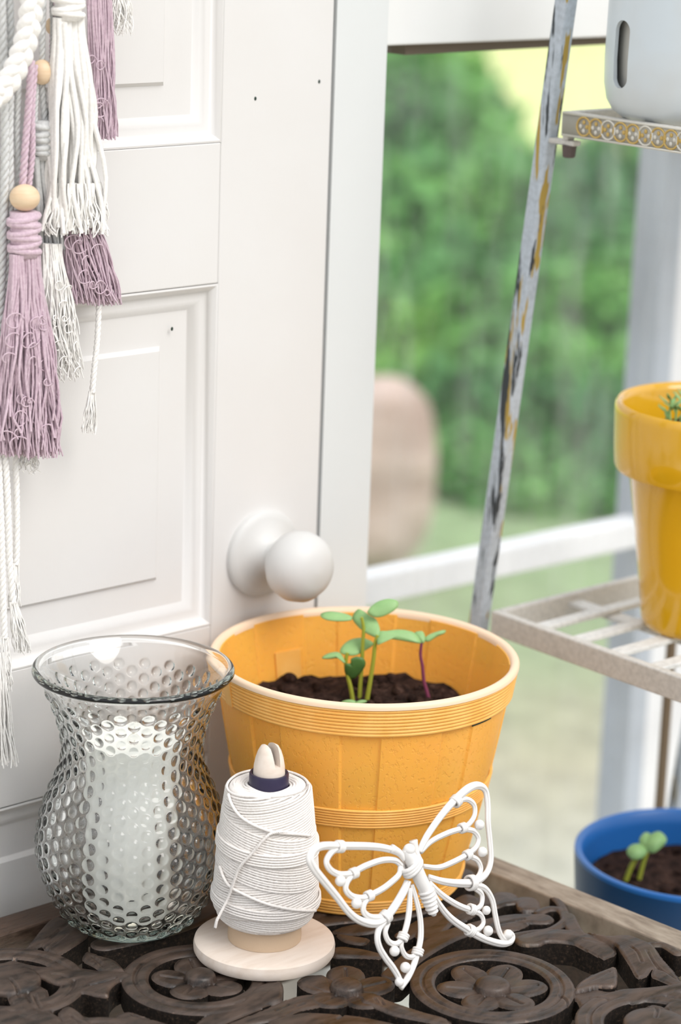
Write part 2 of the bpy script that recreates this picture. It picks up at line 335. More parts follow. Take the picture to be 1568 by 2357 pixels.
# ------------------------------------------------------------------ garden
M_fol = mat('garden_foliage', (.10,.28,.06), .55, .3)
_n = noise(M_fol, 1.6, 3); base(M_fol, ramp(M_fol, _n, 'Fac', [(.30,(.045,.17,.055)),(.5,(.12,.34,.085)),(.68,(.26,.55,.12))]))
def foliage():
    V = []; F = []; k = 0
    clumps = [(900,700,.50,.30),(1190,985,.20,.42),(1340,940,.22,.42),(1050,1000,.20,.36),(1440,1000,.16,.34),(1270,1060,.10,.30),(985,820,.42,.30),(1110,860,.36,.34),(1250,860,.42,.36),(1390,820,.50,.40),(1500,850,.42,.40),(930,520,.75,.55),(1060,600,.50,.50),(1190,640,.48,.50),(1330,620,.48,.52),(1470,600,.55,.55),(880,330,.9,.6),(945,360,.62,.5)]
    for (px,py,h,r) in clumps:
        c = onz(px,py+60,-.02); n = 1500
        d = RNG.normal(size=(n,3)); d /= np.linalg.norm(d,axis=1,keepdims=True); d[:,2] = np.abs(d[:,2]); d *= (RNG.random((n,1))**.33)
        P = c + d*A(r,r,h)
        s = .045+.05*RNG.random((n,1)); a = RNG.normal(size=(n,3)); a /= np.linalg.norm(a,axis=1,keepdims=True); b = np.cross(a, RNG.normal(size=(n,3))); b /= np.linalg.norm(b,axis=1,keepdims=True)
        Q = np.stack([P-a*s, P+b*s*.45, P+a*s, P-b*s*.45],1).reshape(-1,3); V.append(Q)
        F += [(k+4*i,k+4*i+1,k+4*i+2,k+4*i+3) for i in range(n)]; k += 4*n
    m = MB(); m.v = [np.concatenate(V)]; m.f = F; m.m = [0]*len(F); m.n = k
    o = m.build('garden_greenery', M_fol, smooth=False); o['kind'] = 'stuff'; tag(o, 'blurred mass of green leafy plants growing in the garden beyond the glass', 'plants')
foliage()
M_rock = mat('pink_brown_rock', (.44,.33,.27), .9, .2); _n = noise(M_rock, 6, 5, .6, (.5,.5,1.6)); base(M_rock, ramp(M_rock, _n, 'Fac', [(.35,(.36,.27,.22)),(.6,(.58,.46,.40)),(.75,(.68,.58,.53))])); bump(M_rock, _n, 'Fac', .6, .03)
def rock(px, py, w, d, h, zc, ph, label):
    me = bpy.data.meshes.new('garden_rock'); bm = bmesh.new(); bmesh.ops.create_icosphere(bm, subdivisions=4, radius=1)
    c = onz(px,py,0)
    for v in bm.verts:
        p = np.array(v.co); q = 1 + .10*math.sin(4*p[0]+1+ph)*math.cos(3*p[2]+2) + .07*math.sin(9*p[1]+3*p[2]+ph) + .05*math.sin(7*p[0]*p[2]+ph); p = p*q
        p = np.sign(p)*np.abs(p)**.62
        v.co = c + RT*p[0]*w + TC*p[1]*d + UP*(p[2]*h+zc)
    bm.to_mesh(me); bm.free(); me.materials.append(M_rock)
    tag(link(me, 'garden_rock', ang=None), label, 'rock')
rock(864,1290,.112,.13,.19,.185,1.2,'blurred pinkish brown rock in the garden beside the window post')
# ------------------------------------------------------------------ carved table
XR = lambda y: 0.243 + 0.0785*(-y)                              # right outer edge of the table
YBK, YFR, XLF = 0.0, -0.50, -0.27
tb = thing('carved_table', 'dark wooden table with an openwork top carved in flowers and scrolls', 'table', (0,-.25,0))
FW = .026
def board(V, name, m, lab=None):
    b = MB(); b.add([(*v,T-.034) for v in V]+[(*v,T) for v in V], [(3,2,1,0),(4,5,6,7),(0,1,5,4),(1,2,6,5),(2,3,7,6),(3,0,4,7)])
    bevel(b.build(name, m, tb, smooth=False, label=lab), .0015)
board([(XLF,YBK-FW),(XR(-FW)-FW,YBK-FW),(XR(0),YBK),(XLF,YBK)], 'frame_board', M_frame)
board([(XR(YFR)-FW,YFR),(XR(YFR),YFR),(XR(0),YBK),(XR(-FW)-FW,YBK-FW)], 'frame_board', M_litboard, 'lighter brown frame board with reflection in its colour')
board([(XLF,YFR),(XR(YFR)-FW,YFR),(XR(YFR+FW)-FW,YFR+FW),(XLF,YFR+FW)], 'frame_board', M_frame)
board([(XLF,YFR+FW),(XLF+FW,YFR+FW),(XLF+FW,YBK-FW),(XLF,YBK-FW)], 'frame_board', M_frame)
for (a_,b_) in (((XLF+.02,-.012),(XR(-.02)-.02,-.012)),((XLF+.02,YFR+.012),(XR(YFR)-.022,YFR+.012)),((XLF+.012,YFR+.02),(XLF+.012,-.02)),((XR(YFR)-.014,YFR+.02),(XR(-.02)-.012,-.02))):  # unseen boards added below the frame to keep side light off the carving
    bevel(MB().bar((*a_,T-.034-.045),(*b_,T-.034-.045),.014,.09).build('shade_apron', M_frame, tb, smooth=False), .001)
for (x,y) in ((XLF+.02,-.02),(XR(-.02)-.02,-.02),(XLF+.02,YFR+.02),(XR(YFR)-.022,YFR+.02)):
    bevel(MB().box((x-.016,y-.016,0),(x+.016,y+.016,T-.034)).build('leg', M_frame, tb, smooth=False), .002)
def S(ox, oy, sc): return lambda pts: [(ox+x/sc, oy+y/sc) for x,y in pts]
r1, r2, r3, r4, r5, r6, r7 = S(0,2080,4.9), S(220,2120,4.9), S(480,2180,4.9), S(680,2060,4.9), S(920,2120,4.9), S(1040,1960,4.9), S(1248,2060,4.9)
def tp(pts): return np.array([onz(x,y,T)[:2] for x,y in pts])
POLY = [  # leaves, traced on the table top
 r1([(160,605),(360,390),(545,190),(680,150),(780,220),(620,340),(500,450),(430,475),(300,560)]),
 r1([(480,440),(700,280),(860,200),(1000,330),(830,470),(660,560),(590,540)]),
 r1([(-120,640),(0,650),(150,612),(430,680),(700,685),(950,700),(1150,740),(1200,800),(830,860),(800,915),(600,890),(440,820),(270,810),(150,730),(-100,700)]),
 r1([(800,880),(900,800),(1150,735),(1480,790),(1320,880),(1240,960),(1220,1040),(1080,1030),(950,995),(815,1010)]),
 r1([(935,560),(990,505),(1120,560),(1280,620),(1380,710),(1400,770),(1150,740),(1050,690),(940,615)]),
 r1([(-200,690),(0,715),(150,745),(270,820),(350,910),(300,960),(330,1080),(420,1190),(620,1240),(700,1330),(500,1380),(300,1300),(180,1240),(90,1050),(0,880),(-200,840)]),
 r1([(350,920),(430,900),(530,940),(560,1060),(600,1220),(500,1230),(400,1180),(325,1050),(310,960)]),
 r1([(-200,1060),(0,1150),(180,1250),(400,1290),(700,1330),(780,1420),(700,1560),(-200,1560)]),
 r1([(655,1215),(720,1150),(790,1140),(880,1190),(1000,1300),(1120,1400),(1000,1500),(800,1420),(700,1330)]),
 r3([(-60,760),(200,680),(370,610),(480,500),(560,430),(700,395),(830,390),(835,560),(700,620),(520,700),(250,800),(0,880),(-200,900)]),
 r3([(835,565),(1040,495),(1300,490),(1420,530),(1300,640),(1030,700),(800,800),(470,870),(200,990),(0,1060),(-150,1020),(250,830),(560,700)]),
 r2([(230,1050),(340,990),(430,1000),(620,1080),(800,1150),(1000,1250),(700,1300),(400,1200)]),
 r4([(750,1150),(870,1100),(1000,1150),(1200,1215),(1450,1290),(1700,1350),(1750,1450),(1400,1400),(1100,1340),(900,1260),(760,1210)]),
 r4([(-300,1420),(0,1335),(200,1312),(500,1312),(750,1325),(1000,1365),(1200,1420),(1400,1520),(1300,1600),(0,1600),(-300,1560)]),
 r4([(440,590),(700,590),(900,615),(985,645),(940,690),(700,692),(430,690)]),
 r4([(465,430),(700,445),(840,470),(770,545),(560,515)]),
 r4([(420,370),(600,320),(870,310),(950,390),(760,430),(520,420)]),
 r4([(20,960),(130,910),(330,890),(420,1010),(400,1075),(250,1050),(120,1010)]),
 r6([(350,870),(500,720),(780,670),(930,680),(870,800),(700,880),(400,900)]),
 r6([(735,510),(940,500),(1000,580),(960,655),(760,655)]),
 r6([(470,430),(700,440),(770,560),(620,590),(480,620)]),
 r6([(0,560),(150,480),(300,520),(330,640),(120,760),(0,720)]),
 [(1185,2158),(1224,2146),(1285,2138),(1350,2142),(1391,2158),(1415,2174),(1419,2187),(1395,2199),(1379,2195),(1342,2180),(1317,2170),(1262,2167),(1240,2175),(1200,2174)],
 [(1350,2143),(1397,2152),(1444,2150),(1481,2162),(1505,2174),(1524,2199),(1550,2223),(1568,2246),(1575,2275),(1554,2248),(1538,2236),(1505,2223),(1489,2238),(1468,2242),(1452,2221),(1438,2201),(1426,2184),(1415,2172)],
 [(1505,2225),(1534,2233),(1554,2248),(1590,2270),(1600,2290),(1562,2280),(1540,2262),(1503,2244)],
 [(1330,2262),(1356,2242),(1391,2227),(1413,2220),(1421,2231),(1421,2264),(1403,2272),(1370,2270),(1326,2280)],
 [(1314,2280),(1370,2270),(1403,2276),(1432,2272),(1485,2272),(1538,2266),(1580,2262),(1600,2272),(1550,2287),(1503,2299),(1462,2307),(1432,2305),(1362,2317),(1340,2315),(1330,2297)],
 [(1493,2309),(1524,2313),(1534,2325),(1521,2357),(1500,2390),(1466,2390),(1479,2335)],
 [(1530,2315),(1550,2297),(1590,2285),(1620,2357),(1560,2400),(1515,2380),(1538,2330)],
]
STROKE = [  # (path, half widths px->m on the table)
 ([(905,2240),(955,2196),(1030,2153),(1100,2130),(1180,2113),(1250,2112)], .0085),
 ([(985,2150),(1030,2105),(1090,2080),(1150,2066)], .0095),
 ([(930,2150),(980,2120),(1030,2110)], .007),
 ([(1240,2097),(1264,2088),(1291,2091),(1303,2107),(1295,2121),(1264,2138),(1224,2143),(1183,2150)], .0040),
 ([(1308,2106),(1318,2128),(1330,2145)], .0060),
 ([(1300,2095),(1290,2075),(1270,2056)], .0035),
 ([(1500,2170),(1530,2172),(1560,2190)], .004),
 # hidden structure that carries the things standing on the top
 ([(150,2130),(230,2100),(330,2075),(430,2060)], .010), ([(240,2170),(330,2150),(430,2120),(520,2070)], .010),
 ([(470,2080),(560,2010),(660,1960),(760,1930)], .011), ([(560,2110),(650,2050),(760,2000),(880,1970),(1000,1960)], .012),
 ([(700,2110),(800,2050),(900,2020),(1010,2010),(1060,2010)], .012), ([(760,1900),(870,1890),(980,1920),(1060,1970)], .010), ([(640,2130),(720,2120),(800,2110),(900,2105),(1000,2080)], .008),
 ([(100,2105),(200,2078),(300,2052),(420,2020)], .006), ([(600,1975),(700,1945),(800,1912),(880,1885)], .006),
]
FLOW = [((461,2247), .0335, 5, 36), ((798,2270), .0345, 5, 92), ((1134,2268), .0385, 6, 7)]
RING = [((461,2249), .0455, .0095), ((1134,2264), .0490, .0088)]
GROOVE = [r1([(580,800),(680,810),(770,840)]), r1([(1020,920),(1150,890),(1300,840)]), r1([(110,910),(180,970),(220,1050)]), r1([(390,1030),(420,1110),(460,1170)]), r1([(800,1250),(870,1310),(950,1350)]), r1([(1050,590),(1120,650),(1150,690)]),
 r7([(480,495),(600,505),(700,520)]), r7([(1000,590),(1080,650),(1130,745)]), r7([(1190,630),(1280,760),(1420,860)]), r7([(560,1140),(650,1150),(740,1160)]), r7([(480,990),(620,930),(760,860)]), r7([(1290,1290),(1300,1360),(1280,1440)]),
 r4([(950,1160),(1000,1240)]), r4([(900,1170),(930,1220)]), r3([(760,710),(900,640)]), r3([(880,580),(960,550)]), r3([(1000,650),(1080,620)]), r4([(480,1390),(550,1310)]), r2([(420,1040),(520,1080),(620,1100)]), r1([(500,510),(620,440),(740,360)]), r6([(520,830),(700,780),(820,760)]), r7([(200,1120),(290,1200),(290,1290),(200,1370),(60,1440)])]
def segd(X, Y, P, closed=False):
    Q = np.roll(P,-1,0) if closed else P[1:]; Pp = P if closed else P[:-1]; d = np.full(X.shape, 1e9)
    for a,b in zip(Pp,Q):
        e = b-a; t = np.clip(((X-a[0])*e[0]+(Y-a[1])*e[1])/(e@e+1e-15),0,1); d = np.minimum(d,(X-a[0]-t*e[0])**2+(Y-a[1]-t*e[1])**2)
    return np.sqrt(d)
def inside(X, Y, P):
    c = np.zeros(X.shape,bool); Q = np.roll(P,-1,0)
    for (x0,y0),(x1,y1) in zip(P,Q):
        if y0 == y1: continue
        k = ((y0>Y)!=(y1>Y)) & (X < (x1-x0)*(Y-y0)/(y1-y0)+x0); c ^= k
    return c
def carve(elems, lo, hi, res, name, parent, grooves=(), label=None, depth=.0185):
    rgc = np.random.default_rng(4)
    xs = np.arange(lo[0],hi[0],res); ys = np.arange(lo[1],hi[1],res); X,Y = np.meshgrid(xs,ys,indexing='ij')
    PH = np.full(X.shape, .05); H = np.full(X.shape, -.004)
    for el in elems:
        k = el[0]; bev = .0018; bw = .0030; top = 0.0; dome = 0
        if k == 'poly':
            P = el[1]; bx0,by0 = P.min(0)-.006; bx1,by1 = P.max(0)+.006
        elif k == 'stroke':
            P = el[1]; w = el[2]; bx0,by0 = P.min(0)-w-.006; bx1,by1 = P.max(0)+w+.006
        elif k == 'ring':
            c,R,w = el[1:4]; bx0,by0 = c-R-w-.006; bx1,by1 = c+R+w+.006
        elif k in ('petal','dome'):
            c = el[1]; bx0,by0 = c-.05; bx1,by1 = c+.05
        i0,i1 = np.searchsorted(xs,[bx0,bx1]); j0,j1 = np.searchsorted(ys,[by0,by1])
        if i1-i0 < 2 or j1-j0 < 2: continue
        x = X[i0:i1,j0:j1]; y = Y[i0:i1,j0:j1]
        if k == 'poly': d = segd(x,y,P,True); ph = np.where(inside(x,y,P),-d,d); dm = np.clip(-ph/.012,0,1); ta = rgc.random()*6.28; cm = P.mean(0); h = .0010*dm + np.clip(((x-cm[0])*math.cos(ta)+(y-cm[1])*math.sin(ta))*.085,-.0022,.0010) - .0008*rgc.random()
        elif k == 'stroke': ph = segd(x,y,P)-w; h = 0*x
        elif k == 'ring':
            rr = np.hypot(x-c[0],y-c[1]); ph = np.abs(rr-R)-w; h = -.0016*np.exp(-((rr-R)/.0013)**2)
        elif k == 'petal':
            an, Rf, wd = el[2:5]; ca,sa = math.cos(an),math.sin(an); u = (x-c[0])*ca+(y-c[1])*sa; v = -(x-c[0])*sa+(y-c[1])*ca
            uc = Rf*.60; a_ = Rf*.42; q = np.sqrt(((u-uc)/a_)**2+(v/wd)**2); ph = (q-1)*min(a_,wd)*.9
            h = -.0012+.0016*((u-uc)/a_) - .0014*np.exp(-(v/.0011)**2)*(np.abs(u-uc)<a_*.6); bev = .0022; bw = .0035
        elif k == 'dome':
            Rd = el[2]; q = np.hypot(x-c[0],y-c[1]); ph = q-Rd; h = .0045*np.sqrt(np.clip(1-(q/Rd)**2,0,1)); bev = .001; bw = .002
        t = np.clip(1+ph/bw,0,1); h = h - bev*t*t*(ph<=0) - bev*(ph>0)
        ph0 = PH[i0:i1,j0:j1]; h0 = H[i0:i1,j0:j1]
        ins = ph < 0
        hn = np.where(ins, np.where(ph0 < 0, np.maximum(h,h0), h), np.where((ph < ph0)&(ph0>0), h, h0))
        H[i0:i1,j0:j1] = hn; PH[i0:i1,j0:j1] = np.minimum(ph,ph0)
    for g in grooves:
        P = cr(tp(g),5); bx0,by0 = P.min(0)-.006; bx1,by1 = P.max(0)+.006; i0,i1 = np.searchsorted(xs,[bx0,bx1]); j0,j1 = np.searchsorted(ys,[by0,by1])
        if i1-i0 < 2 or j1-j0 < 2: continue
        d = segd(X[i0:i1,j0:j1],Y[i0:i1,j0:j1],P); H[i0:i1,j0:j1] -= .0016*np.exp(-(d/.0009)**2)
    # clip to the inside of the frame and mesh the region PH<0 by marching squares
    PH = np.where((X<XLF+FW-.002)|(Y>YBK-FW+.002)|(Y<YFR+FW-.002)|(X>0.243+.0785*(-Y)-FW+.002), .01, PH)
    nx,ny = X.shape; ins = PH < 0
    idx = -np.ones(X.shape,int); idx[ins] = np.arange(ins.sum()); V = [np.stack([X[ins],Y[ins],T+H[ins]],1)]; nv = int(ins.sum()); extra = []; em = {}
    def ev(p,q):
        key = (p,q) if p<q else (q,p)
        if key in em: return em[key]
        a,b = key; fa,fb = PH[a],PH[b]; t = fa/(fa-fb); t = min(max(t,.02),.98)
        hh = H[a] if fa<0 else H[b]
        extra.append((X[a]+(X[b]-X[a])*t, Y[a]+(Y[b]-Y[a])*t, T+min(hh,-.0018))); em[key] = nv+len(extra)-1; return em[key]
    full = ins[:-1,:-1]&ins[1:,:-1]&ins[1:,1:]&ins[:-1,1:]; anyc = ins[:-1,:-1]|ins[1:,:-1]|ins[1:,1:]|ins[:-1,1:]
    I,J = np.nonzero(full); F = np.stack([idx[I,J],idx[I+1,J],idx[I+1,J+1],idx[I,J+1]],1).tolist(); seg = []
    for i,j in zip(*np.nonzero(anyc&~full)):
        c = [(i,j),(i+1,j),(i+1,j+1),(i,j+1)]; s = [bool(ins[q]) for q in c]
        poly = []; cross = []
        for k in range(4):
            l = (k+1)%4
            if s[k]: poly.append(int(idx[c[k]]))
            if s[k] != s[l]:
                e = ev(tuple(map(int,c[k])),tuple(map(int,c[l]))); poly.append(e); cross.append((e, s[k]))
        if len(cross) == 2:
            F.append(poly)
            a = [e for e,o in cross if o][0]; b = [e for e,o in cross if not o][0]; seg.append((a,b))
        elif len(cross) == 4:                                     # two separate corners
            for k in range(4):
                if s[k]:
                    e1 = ev(tuple(map(int,c[k-1])),tuple(map(int,c[k]))); e2 = ev(tuple(map(int,c[k])),tuple(map(int,c[(k+1)%4]))); F.append([int(idx[c[k]]),e2,e1]); seg.append((e2,e1))
    V = np.concatenate(V+[np.array(extra)]) if extra else V[0]
    used = sorted({q for s_ in seg for q in s_}); n0 = len(V); lowv = V[used].copy(); lowv[:,2] = T-depth; lm = {u:n0+i for i,u in enumerate(used)}
    nf = len(F); V = np.concatenate([V,lowv]); prev = {u:u for u in used}; lays = [.0042,.009,.0135,depth]; lm = None
    V = V[:n0]
    for dd in lays:
        lv = V[used].copy(); lv[:,2] = T-dd; off = len(V); V = np.concatenate([V,lv]); cur = {u:off+i for i,u in enumerate(used)}
        F += [(prev[b],prev[a],cur[a],cur[b]) for a,b in seg]; prev = cur
    m = MB(); m.v = [V]; m.f = [tuple(f) for f in F]; m.m = [0]*nf+[1]*(len(F)-nf); m.n = len(V)
    return m.build(name, [M_carve,M_side], parent, label=label, ang=48)
el = [('poly', cr(tp(p),4,True)) for p in POLY] + [('stroke', cr(tp(p),5), w) for p,w in STROKE]
el += [('ring', tp([c])[0], R, w) for c,R,w in RING]
# scroll pieces where the photo does not show the top
for (x,y,R,w) in ((-.17,-.09,.045,.009),(-.18,-.21,.04,.009),(-.15,-.36,.05,.01),(0,-.40,.05,.01),(.14,-.41,.045,.01),(.21,-.44,.03,.008),(-.06,-.43,.03,.008),(-.21,-.29,.035,.009)): el.append(('ring',A(x,y),R,w)); el.append(('dome',A(x,y),R*.5))
for P in ([(-.24,-.03),(-.2,-.15),(-.22,-.3),(-.2,-.47)],[(-.24,-.46),(-.1,-.42),(.05,-.45),(.2,-.43),(.26,-.47)],[(-.24,-.25),(-.15,-.28),(-.1,-.35),(-.08,-.47)],[(.05,-.35),(.08,-.42),(.1,-.48)]): el.append(('stroke',cr(A(*P),8),.009))
carve(el, (XLF,YFR), (.285,.002), .0009, 'carved_panel', tb, GROOVE)
for (c,Rf,n,a0) in FLOW:
    cc = tp([c])[0]; e = []
    for k in range(n):
        # angles measured in the table plane from the viewer's right
        an = math.atan2(RT[1],RT[0]) + math.radians(a0+360/n*k)
        e.append(('petal',cc,an,Rf,Rf*(.40 if n==5 else .345)))
    e.append(('dome',cc,Rf*.33)); carve(e, cc-.05, cc+.05, .0006, 'carved_flower', tb)
# ------------------------------------------------------------------ vase and candle
VC = onz(300,2120,T)
def vase():
    key = A((.034,.0),(.040,.0012),(.0475,.008),(.057,.022),(.0645,.040),(.0685,.060),(.0668,.080),(.060,.102),(.0525,.120),(.0500,.133),(.0512,.147),(.0560,.165),(.0628,.181),(.0690,.192))
    c = cr(key, 24); s = np.concatenate([[0],np.cumsum(np.hypot(*np.diff(c,axis=0).T))]); n = 300; t = np.linspace(0,s[-1],n); r = np.interp(t,s,c[:,0]); z = np.interp(t,s,c[:,1])
    NT = 640; a = np.arange(NT)*2*PI/NT; NCOL = 40; ps = .0112
    dr = np.gradient(r); dz = np.gradient(z); ln = np.hypot(dr,dz); nr, nz = dz/ln, -dr/ln
    V = []
    for i in range(n):
        row = t[i]/ps; disp = np.zeros(NT)
        u = a*NCOL/(2*PI); col = np.floor(u+.5).astype(int)
        for dc in (-1,0,1):
            cc = col+dc; off = (cc%2)*.5; du = (u-cc)*(2*PI*r[i]/NCOL); rowc = np.round(row-off)+off
            dv = (row-rowc)*ps; q = np.sqrt((du/(.0041*min(1,r[i]/.062)+.0002))**2+(dv/.0042)**2)
            ok = (rowc*ps > .014)&(rowc*ps < s[-1]-.012); disp = np.maximum(disp, np.where(ok, .0016*np.clip(1-q**2,0,1)**.75, 0))
        rr = r[i]+disp*nr[i]; V.append(np.stack([rr*np.cos(a),rr*np.sin(a),np.full(NT,z[i])+disp*nz[i]],1))
    # rolled rim, then the smooth inside, then the thick foot inside
    prof = []
    for k in range(1,9):
        q = -PI*.35+PI*1.25*k/9; prof.append((.0693+.0030*math.cos(q)-.0002, .1945+.0030*math.sin(q)))
    inner = [(max(r[i]-.0036*1.0,.001), z[i]+.0005) for i in range(n-4,0,-6) if z[i] > .012]
    prof += inner + [(.034,.0105),(.018,.0098),(.0005,.0096)]
    for (q,w) in prof: V.append(np.stack([q*np.cos(a),q*np.sin(a),np.full(NT,w)],1))
    V.append(np.zeros((0,3))); K = n+len(prof)
    V = np.concatenate(V)+VC; F = []
    for i in range(K-1):
        for j in range(NT): l = (j+1)%NT; F.append((i*NT+j,i*NT+l,(i+1)*NT+l,(i+1)*NT+j))
    F.append(tuple(range(NT-1,-1,-1))); F.append(tuple((K-1)*NT+j for j in range(NT)))
    m = MB().add(V,F); o = m.build('glass_vase', M_glass, ang=60)
    tag(o, 'clear glass vase covered in raised round bumps with a flared rim', 'vase')
vase()
cdl = thing('pillar_candle', 'white pillar candle standing inside the clear bumpy glass vase', 'candle', VC+UP*.011)
cz = VC+UP*.0112
MB().lathe([(.0300,0),(.0322,.002),(.0327,.01),(.0330,.06),(.0332,.128),(.0325,.1315),(.0300,.1325),(.015,.1295),(.0005,.129)],cz,64).build('wax', M_wax, cdl)
MB().tube(cr([cz+UP*.128,cz+A(.0005,0,.134),cz+A(.002,.001,.139)],4), .0009, 6).build('wick', M_wick, cdl)
# ------------------------------------------------------------------ twine on its holder
SCN = onz(608,2190,T)
th = thing('twine_holder', 'pale wooden twine holder with round base and a slotted cutter tip', 'twine holder', SCN)
MB().lathe([(.046,0),(.0492,.0008),(.0505,.003),(.0507,.007),(.0500,.0098),(.0480,.0112),(.0005,.0113)],SCN,96).build('base', M_beech, th)
post = MB().lathe([(.0108,.0113),(.0110,.128),(.0113,.136),(.0109,.142),(.0098,.148),(.0082,.153),(.0062,.1565),(.0035,.158),(.0005,.1585)],SCN,48).build('post', M_beech, th, ang=55)
sd = TC*.80+RT*.60; sd /= np.linalg.norm(sd); sp = np.cross(UP, sd)              # slot runs along sd
cut = MB(); Vc = []
for t_ in (-.02,.02):
    for (w_,z_) in ((-.0021,.1435),(.0021,.1435),(.0038,.165),(-.0038,.165)): Vc.append(SCN+sd*t_+sp*w_+UP*z_)
cut.add(Vc,[(3,2,1,0),(4,5,6,7),(0,1,5,4),(1,2,6,5),(2,3,7,6),(3,0,4,7)]); boolean(post, raw(cut,M_beech))
bl = MB(); pc_ = SCN+UP*.1440; bl.add([pc_-sd*.007-sp*.0006,pc_+sd*.006-sp*.0006,pc_+sd*.001+UP*.0105-sp*.0006,pc_-sd*.006+UP*.0115-sp*.0006,pc_-sd*.007+sp*.0006,pc_+sd*.006+sp*.0006,pc_+sd*.001+UP*.0105+sp*.0006,pc_-sd*.006+UP*.0115+sp*.0006],[(3,2,1,0),(4,5,6,7),(0,1,5,4),(1,2,6,5),(2,3,7,6),(3,0,4,7)])
bl.build('blade', M_blade, th, smooth=False)
tw = thing('twine_cone', 'cone of white cotton twine wound on a tan core, on the wooden holder', 'twine', SCN+UP*.0113)
def hollow(prof_o, r_in, m=0):
    return prof_o
MB().lathe([(.0118,.0115),(.0262,.0115),(.0264,.014),(.0255,.03),(.0142,.122),(.0118,.122),(.0118,.0115)],SCN,64,cap=False).build('core', M_core, tw, label='tan cardboard core')
MB().lathe([(.0118,.1215),(.0142,.1215),(.0139,.136),(.0134,.1370),(.0122,.1370),(.0116,.136),(.0116,.1215)],SCN,64,cap=False).build('core_tip', M_tip, tw, label='dark purple tip of the core')
def rtw(z): return np.interp(z,[.027,.031,.042,.080,.110,.126,.1285],[.0290,.0335,.0366,.0336,.0305,.0285,.0262])
prof = [(.0255,.0275)]+[(float(rtw(z))-.0004,float(z)) for z in np.linspace(.0280,.127,40)]+[(.0245,.1285),(.0200,.1278),(.0146,.1265)]
wound = MB().lathe(prof,SCN,96,cap=False)
ph = np.linspace(0,2*PI,72,endpoint=False); dirs = np.cos(ph)[:,None]*RT+np.sin(ph)[:,None]*TC
def ringset(z0,z1,slope,off,step=.00185,c=0.0):
    for z in np.arange(z0,z1,step):
        zz = np.clip(z+slope*.032*np.cos(ph-c)+RNG.normal()*.0001, .0275, .1285); rr = rtw(zz)+off
        wound.tube(SCN+dirs*rr[:,None]+UP*zz[:,None]*1.0, .00098, 5, True)
ringset(.024,.052,-.10,.0002,c=.3); ringset(.044,.086,.22,.0010,c=-.2); ringset(.066,.104,-.24,.0016,c=.3); ringset(.088,.133,.20,.0012,c=-.3); ringset(.042,.049,-.05,.0022); ringset(.083,.092,-.10,.0030,c=.6)
for k,rk in enumerate(np.arange(.0156,.0262,.00185)):               # coils on the top face
    wound.tube(SCN+dirs*(rk+.0004*np.sin(ph*2+k))[:,None]+UP*(.1272+.0006*np.sin(3*ph+k)+.0009*math.sin(k*1.9)-.001*max(0,(rk-.023)/.003))[:,None] if False else SCN+dirs*(rk+.0004*np.sin(ph*2+k))[:,None]+(.1275+.0006*np.sin(3*ph+k)-.0008*max(0,(rk-.022)/.004))[:,None]*UP, .0011, 5, True)
def oncyl(px, py, c, off):
    z = .07
    for _ in range(12):
        R = float(rtw(np.clip(z,.027,.1285)))+off; d = ray(px,py); o = CAM[:2]-c[:2]; dd = d[:2]; a_ = dd@dd; b_ = 2*o@dd; c_ = o@o-R*R; q = b_*b_-4*a_*c_
        t_ = (-b_-math.sqrt(max(q,0)))/(2*a_); P = CAM+d*t_; z = P[2]-c[2]
    return P
z8 = lambda pts: [(420+x/3.8, 1680+y/3.8) for x,y in pts]
for pts,off in ((z8([(400,560),(430,650),(500,750),(620,830),(780,890),(900,905),(1010,912),(1120,925)]),.0035),(z8([(325,1190),(360,1290),(420,1375),(560,1450),(700,1510),(820,1545),(960,1572),(1090,1582),(1165,1580)]),.0035)):
    wound.tube(cr([oncyl(x,y,SCN,off) for x,y in pts],5), .00115, 6)
wound.build('winding', M_twine, tw, ang=None)
lp = [oncyl(x,y,SCN,o_) for (x,y),o_ in zip(z8([(1000,905),(870,892),(770,910),(690,985),(600,1090),(530,1165),(480,1240),(435,1370),(395,1480)]),[.0035,.004,.0045,.005,.005,.005,.005,.005,.005])]
e1 = lp[-1]+TC*.002; lp += [onp(420+340/3.8,1680+1590/3.8,e1,TC), onp(420+300/3.8,1680+1670/3.8,e1+TC*.002,TC), onp(420+287/3.8,1680+1730/3.8,e1+TC*.002,TC)]
def rope(m, P, R, r, turns, sides=6, ns=3, k=6, taper=None):
    P = cr(P,k); n = len(P); T_ = np.gradient(P,axis=0); T_ /= np.linalg.norm(T_,axis=1,keepdims=True); u = np.cross(T_,A(.2,1,.1)); u /= np.linalg.norm(u,axis=1,keepdims=True); w = np.cross(T_,u)
    s = np.concatenate([[0],np.cumsum(np.linalg.norm(np.diff(P,axis=0),axis=1))]); ph_ = s/s[-1]*turns*2*PI
    for q in range(ns):
        a_ = ph_+q*2*PI/ns; m.tube(P+R*(np.cos(a_)[:,None]*u+np.sin(a_)[:,None]*w), r, sides)
lm = MB(); rope(lm, lp, .00050, .00072, 26, 5, 3, 10); lm.build('loose_end', M_twine, tw, ang=None)
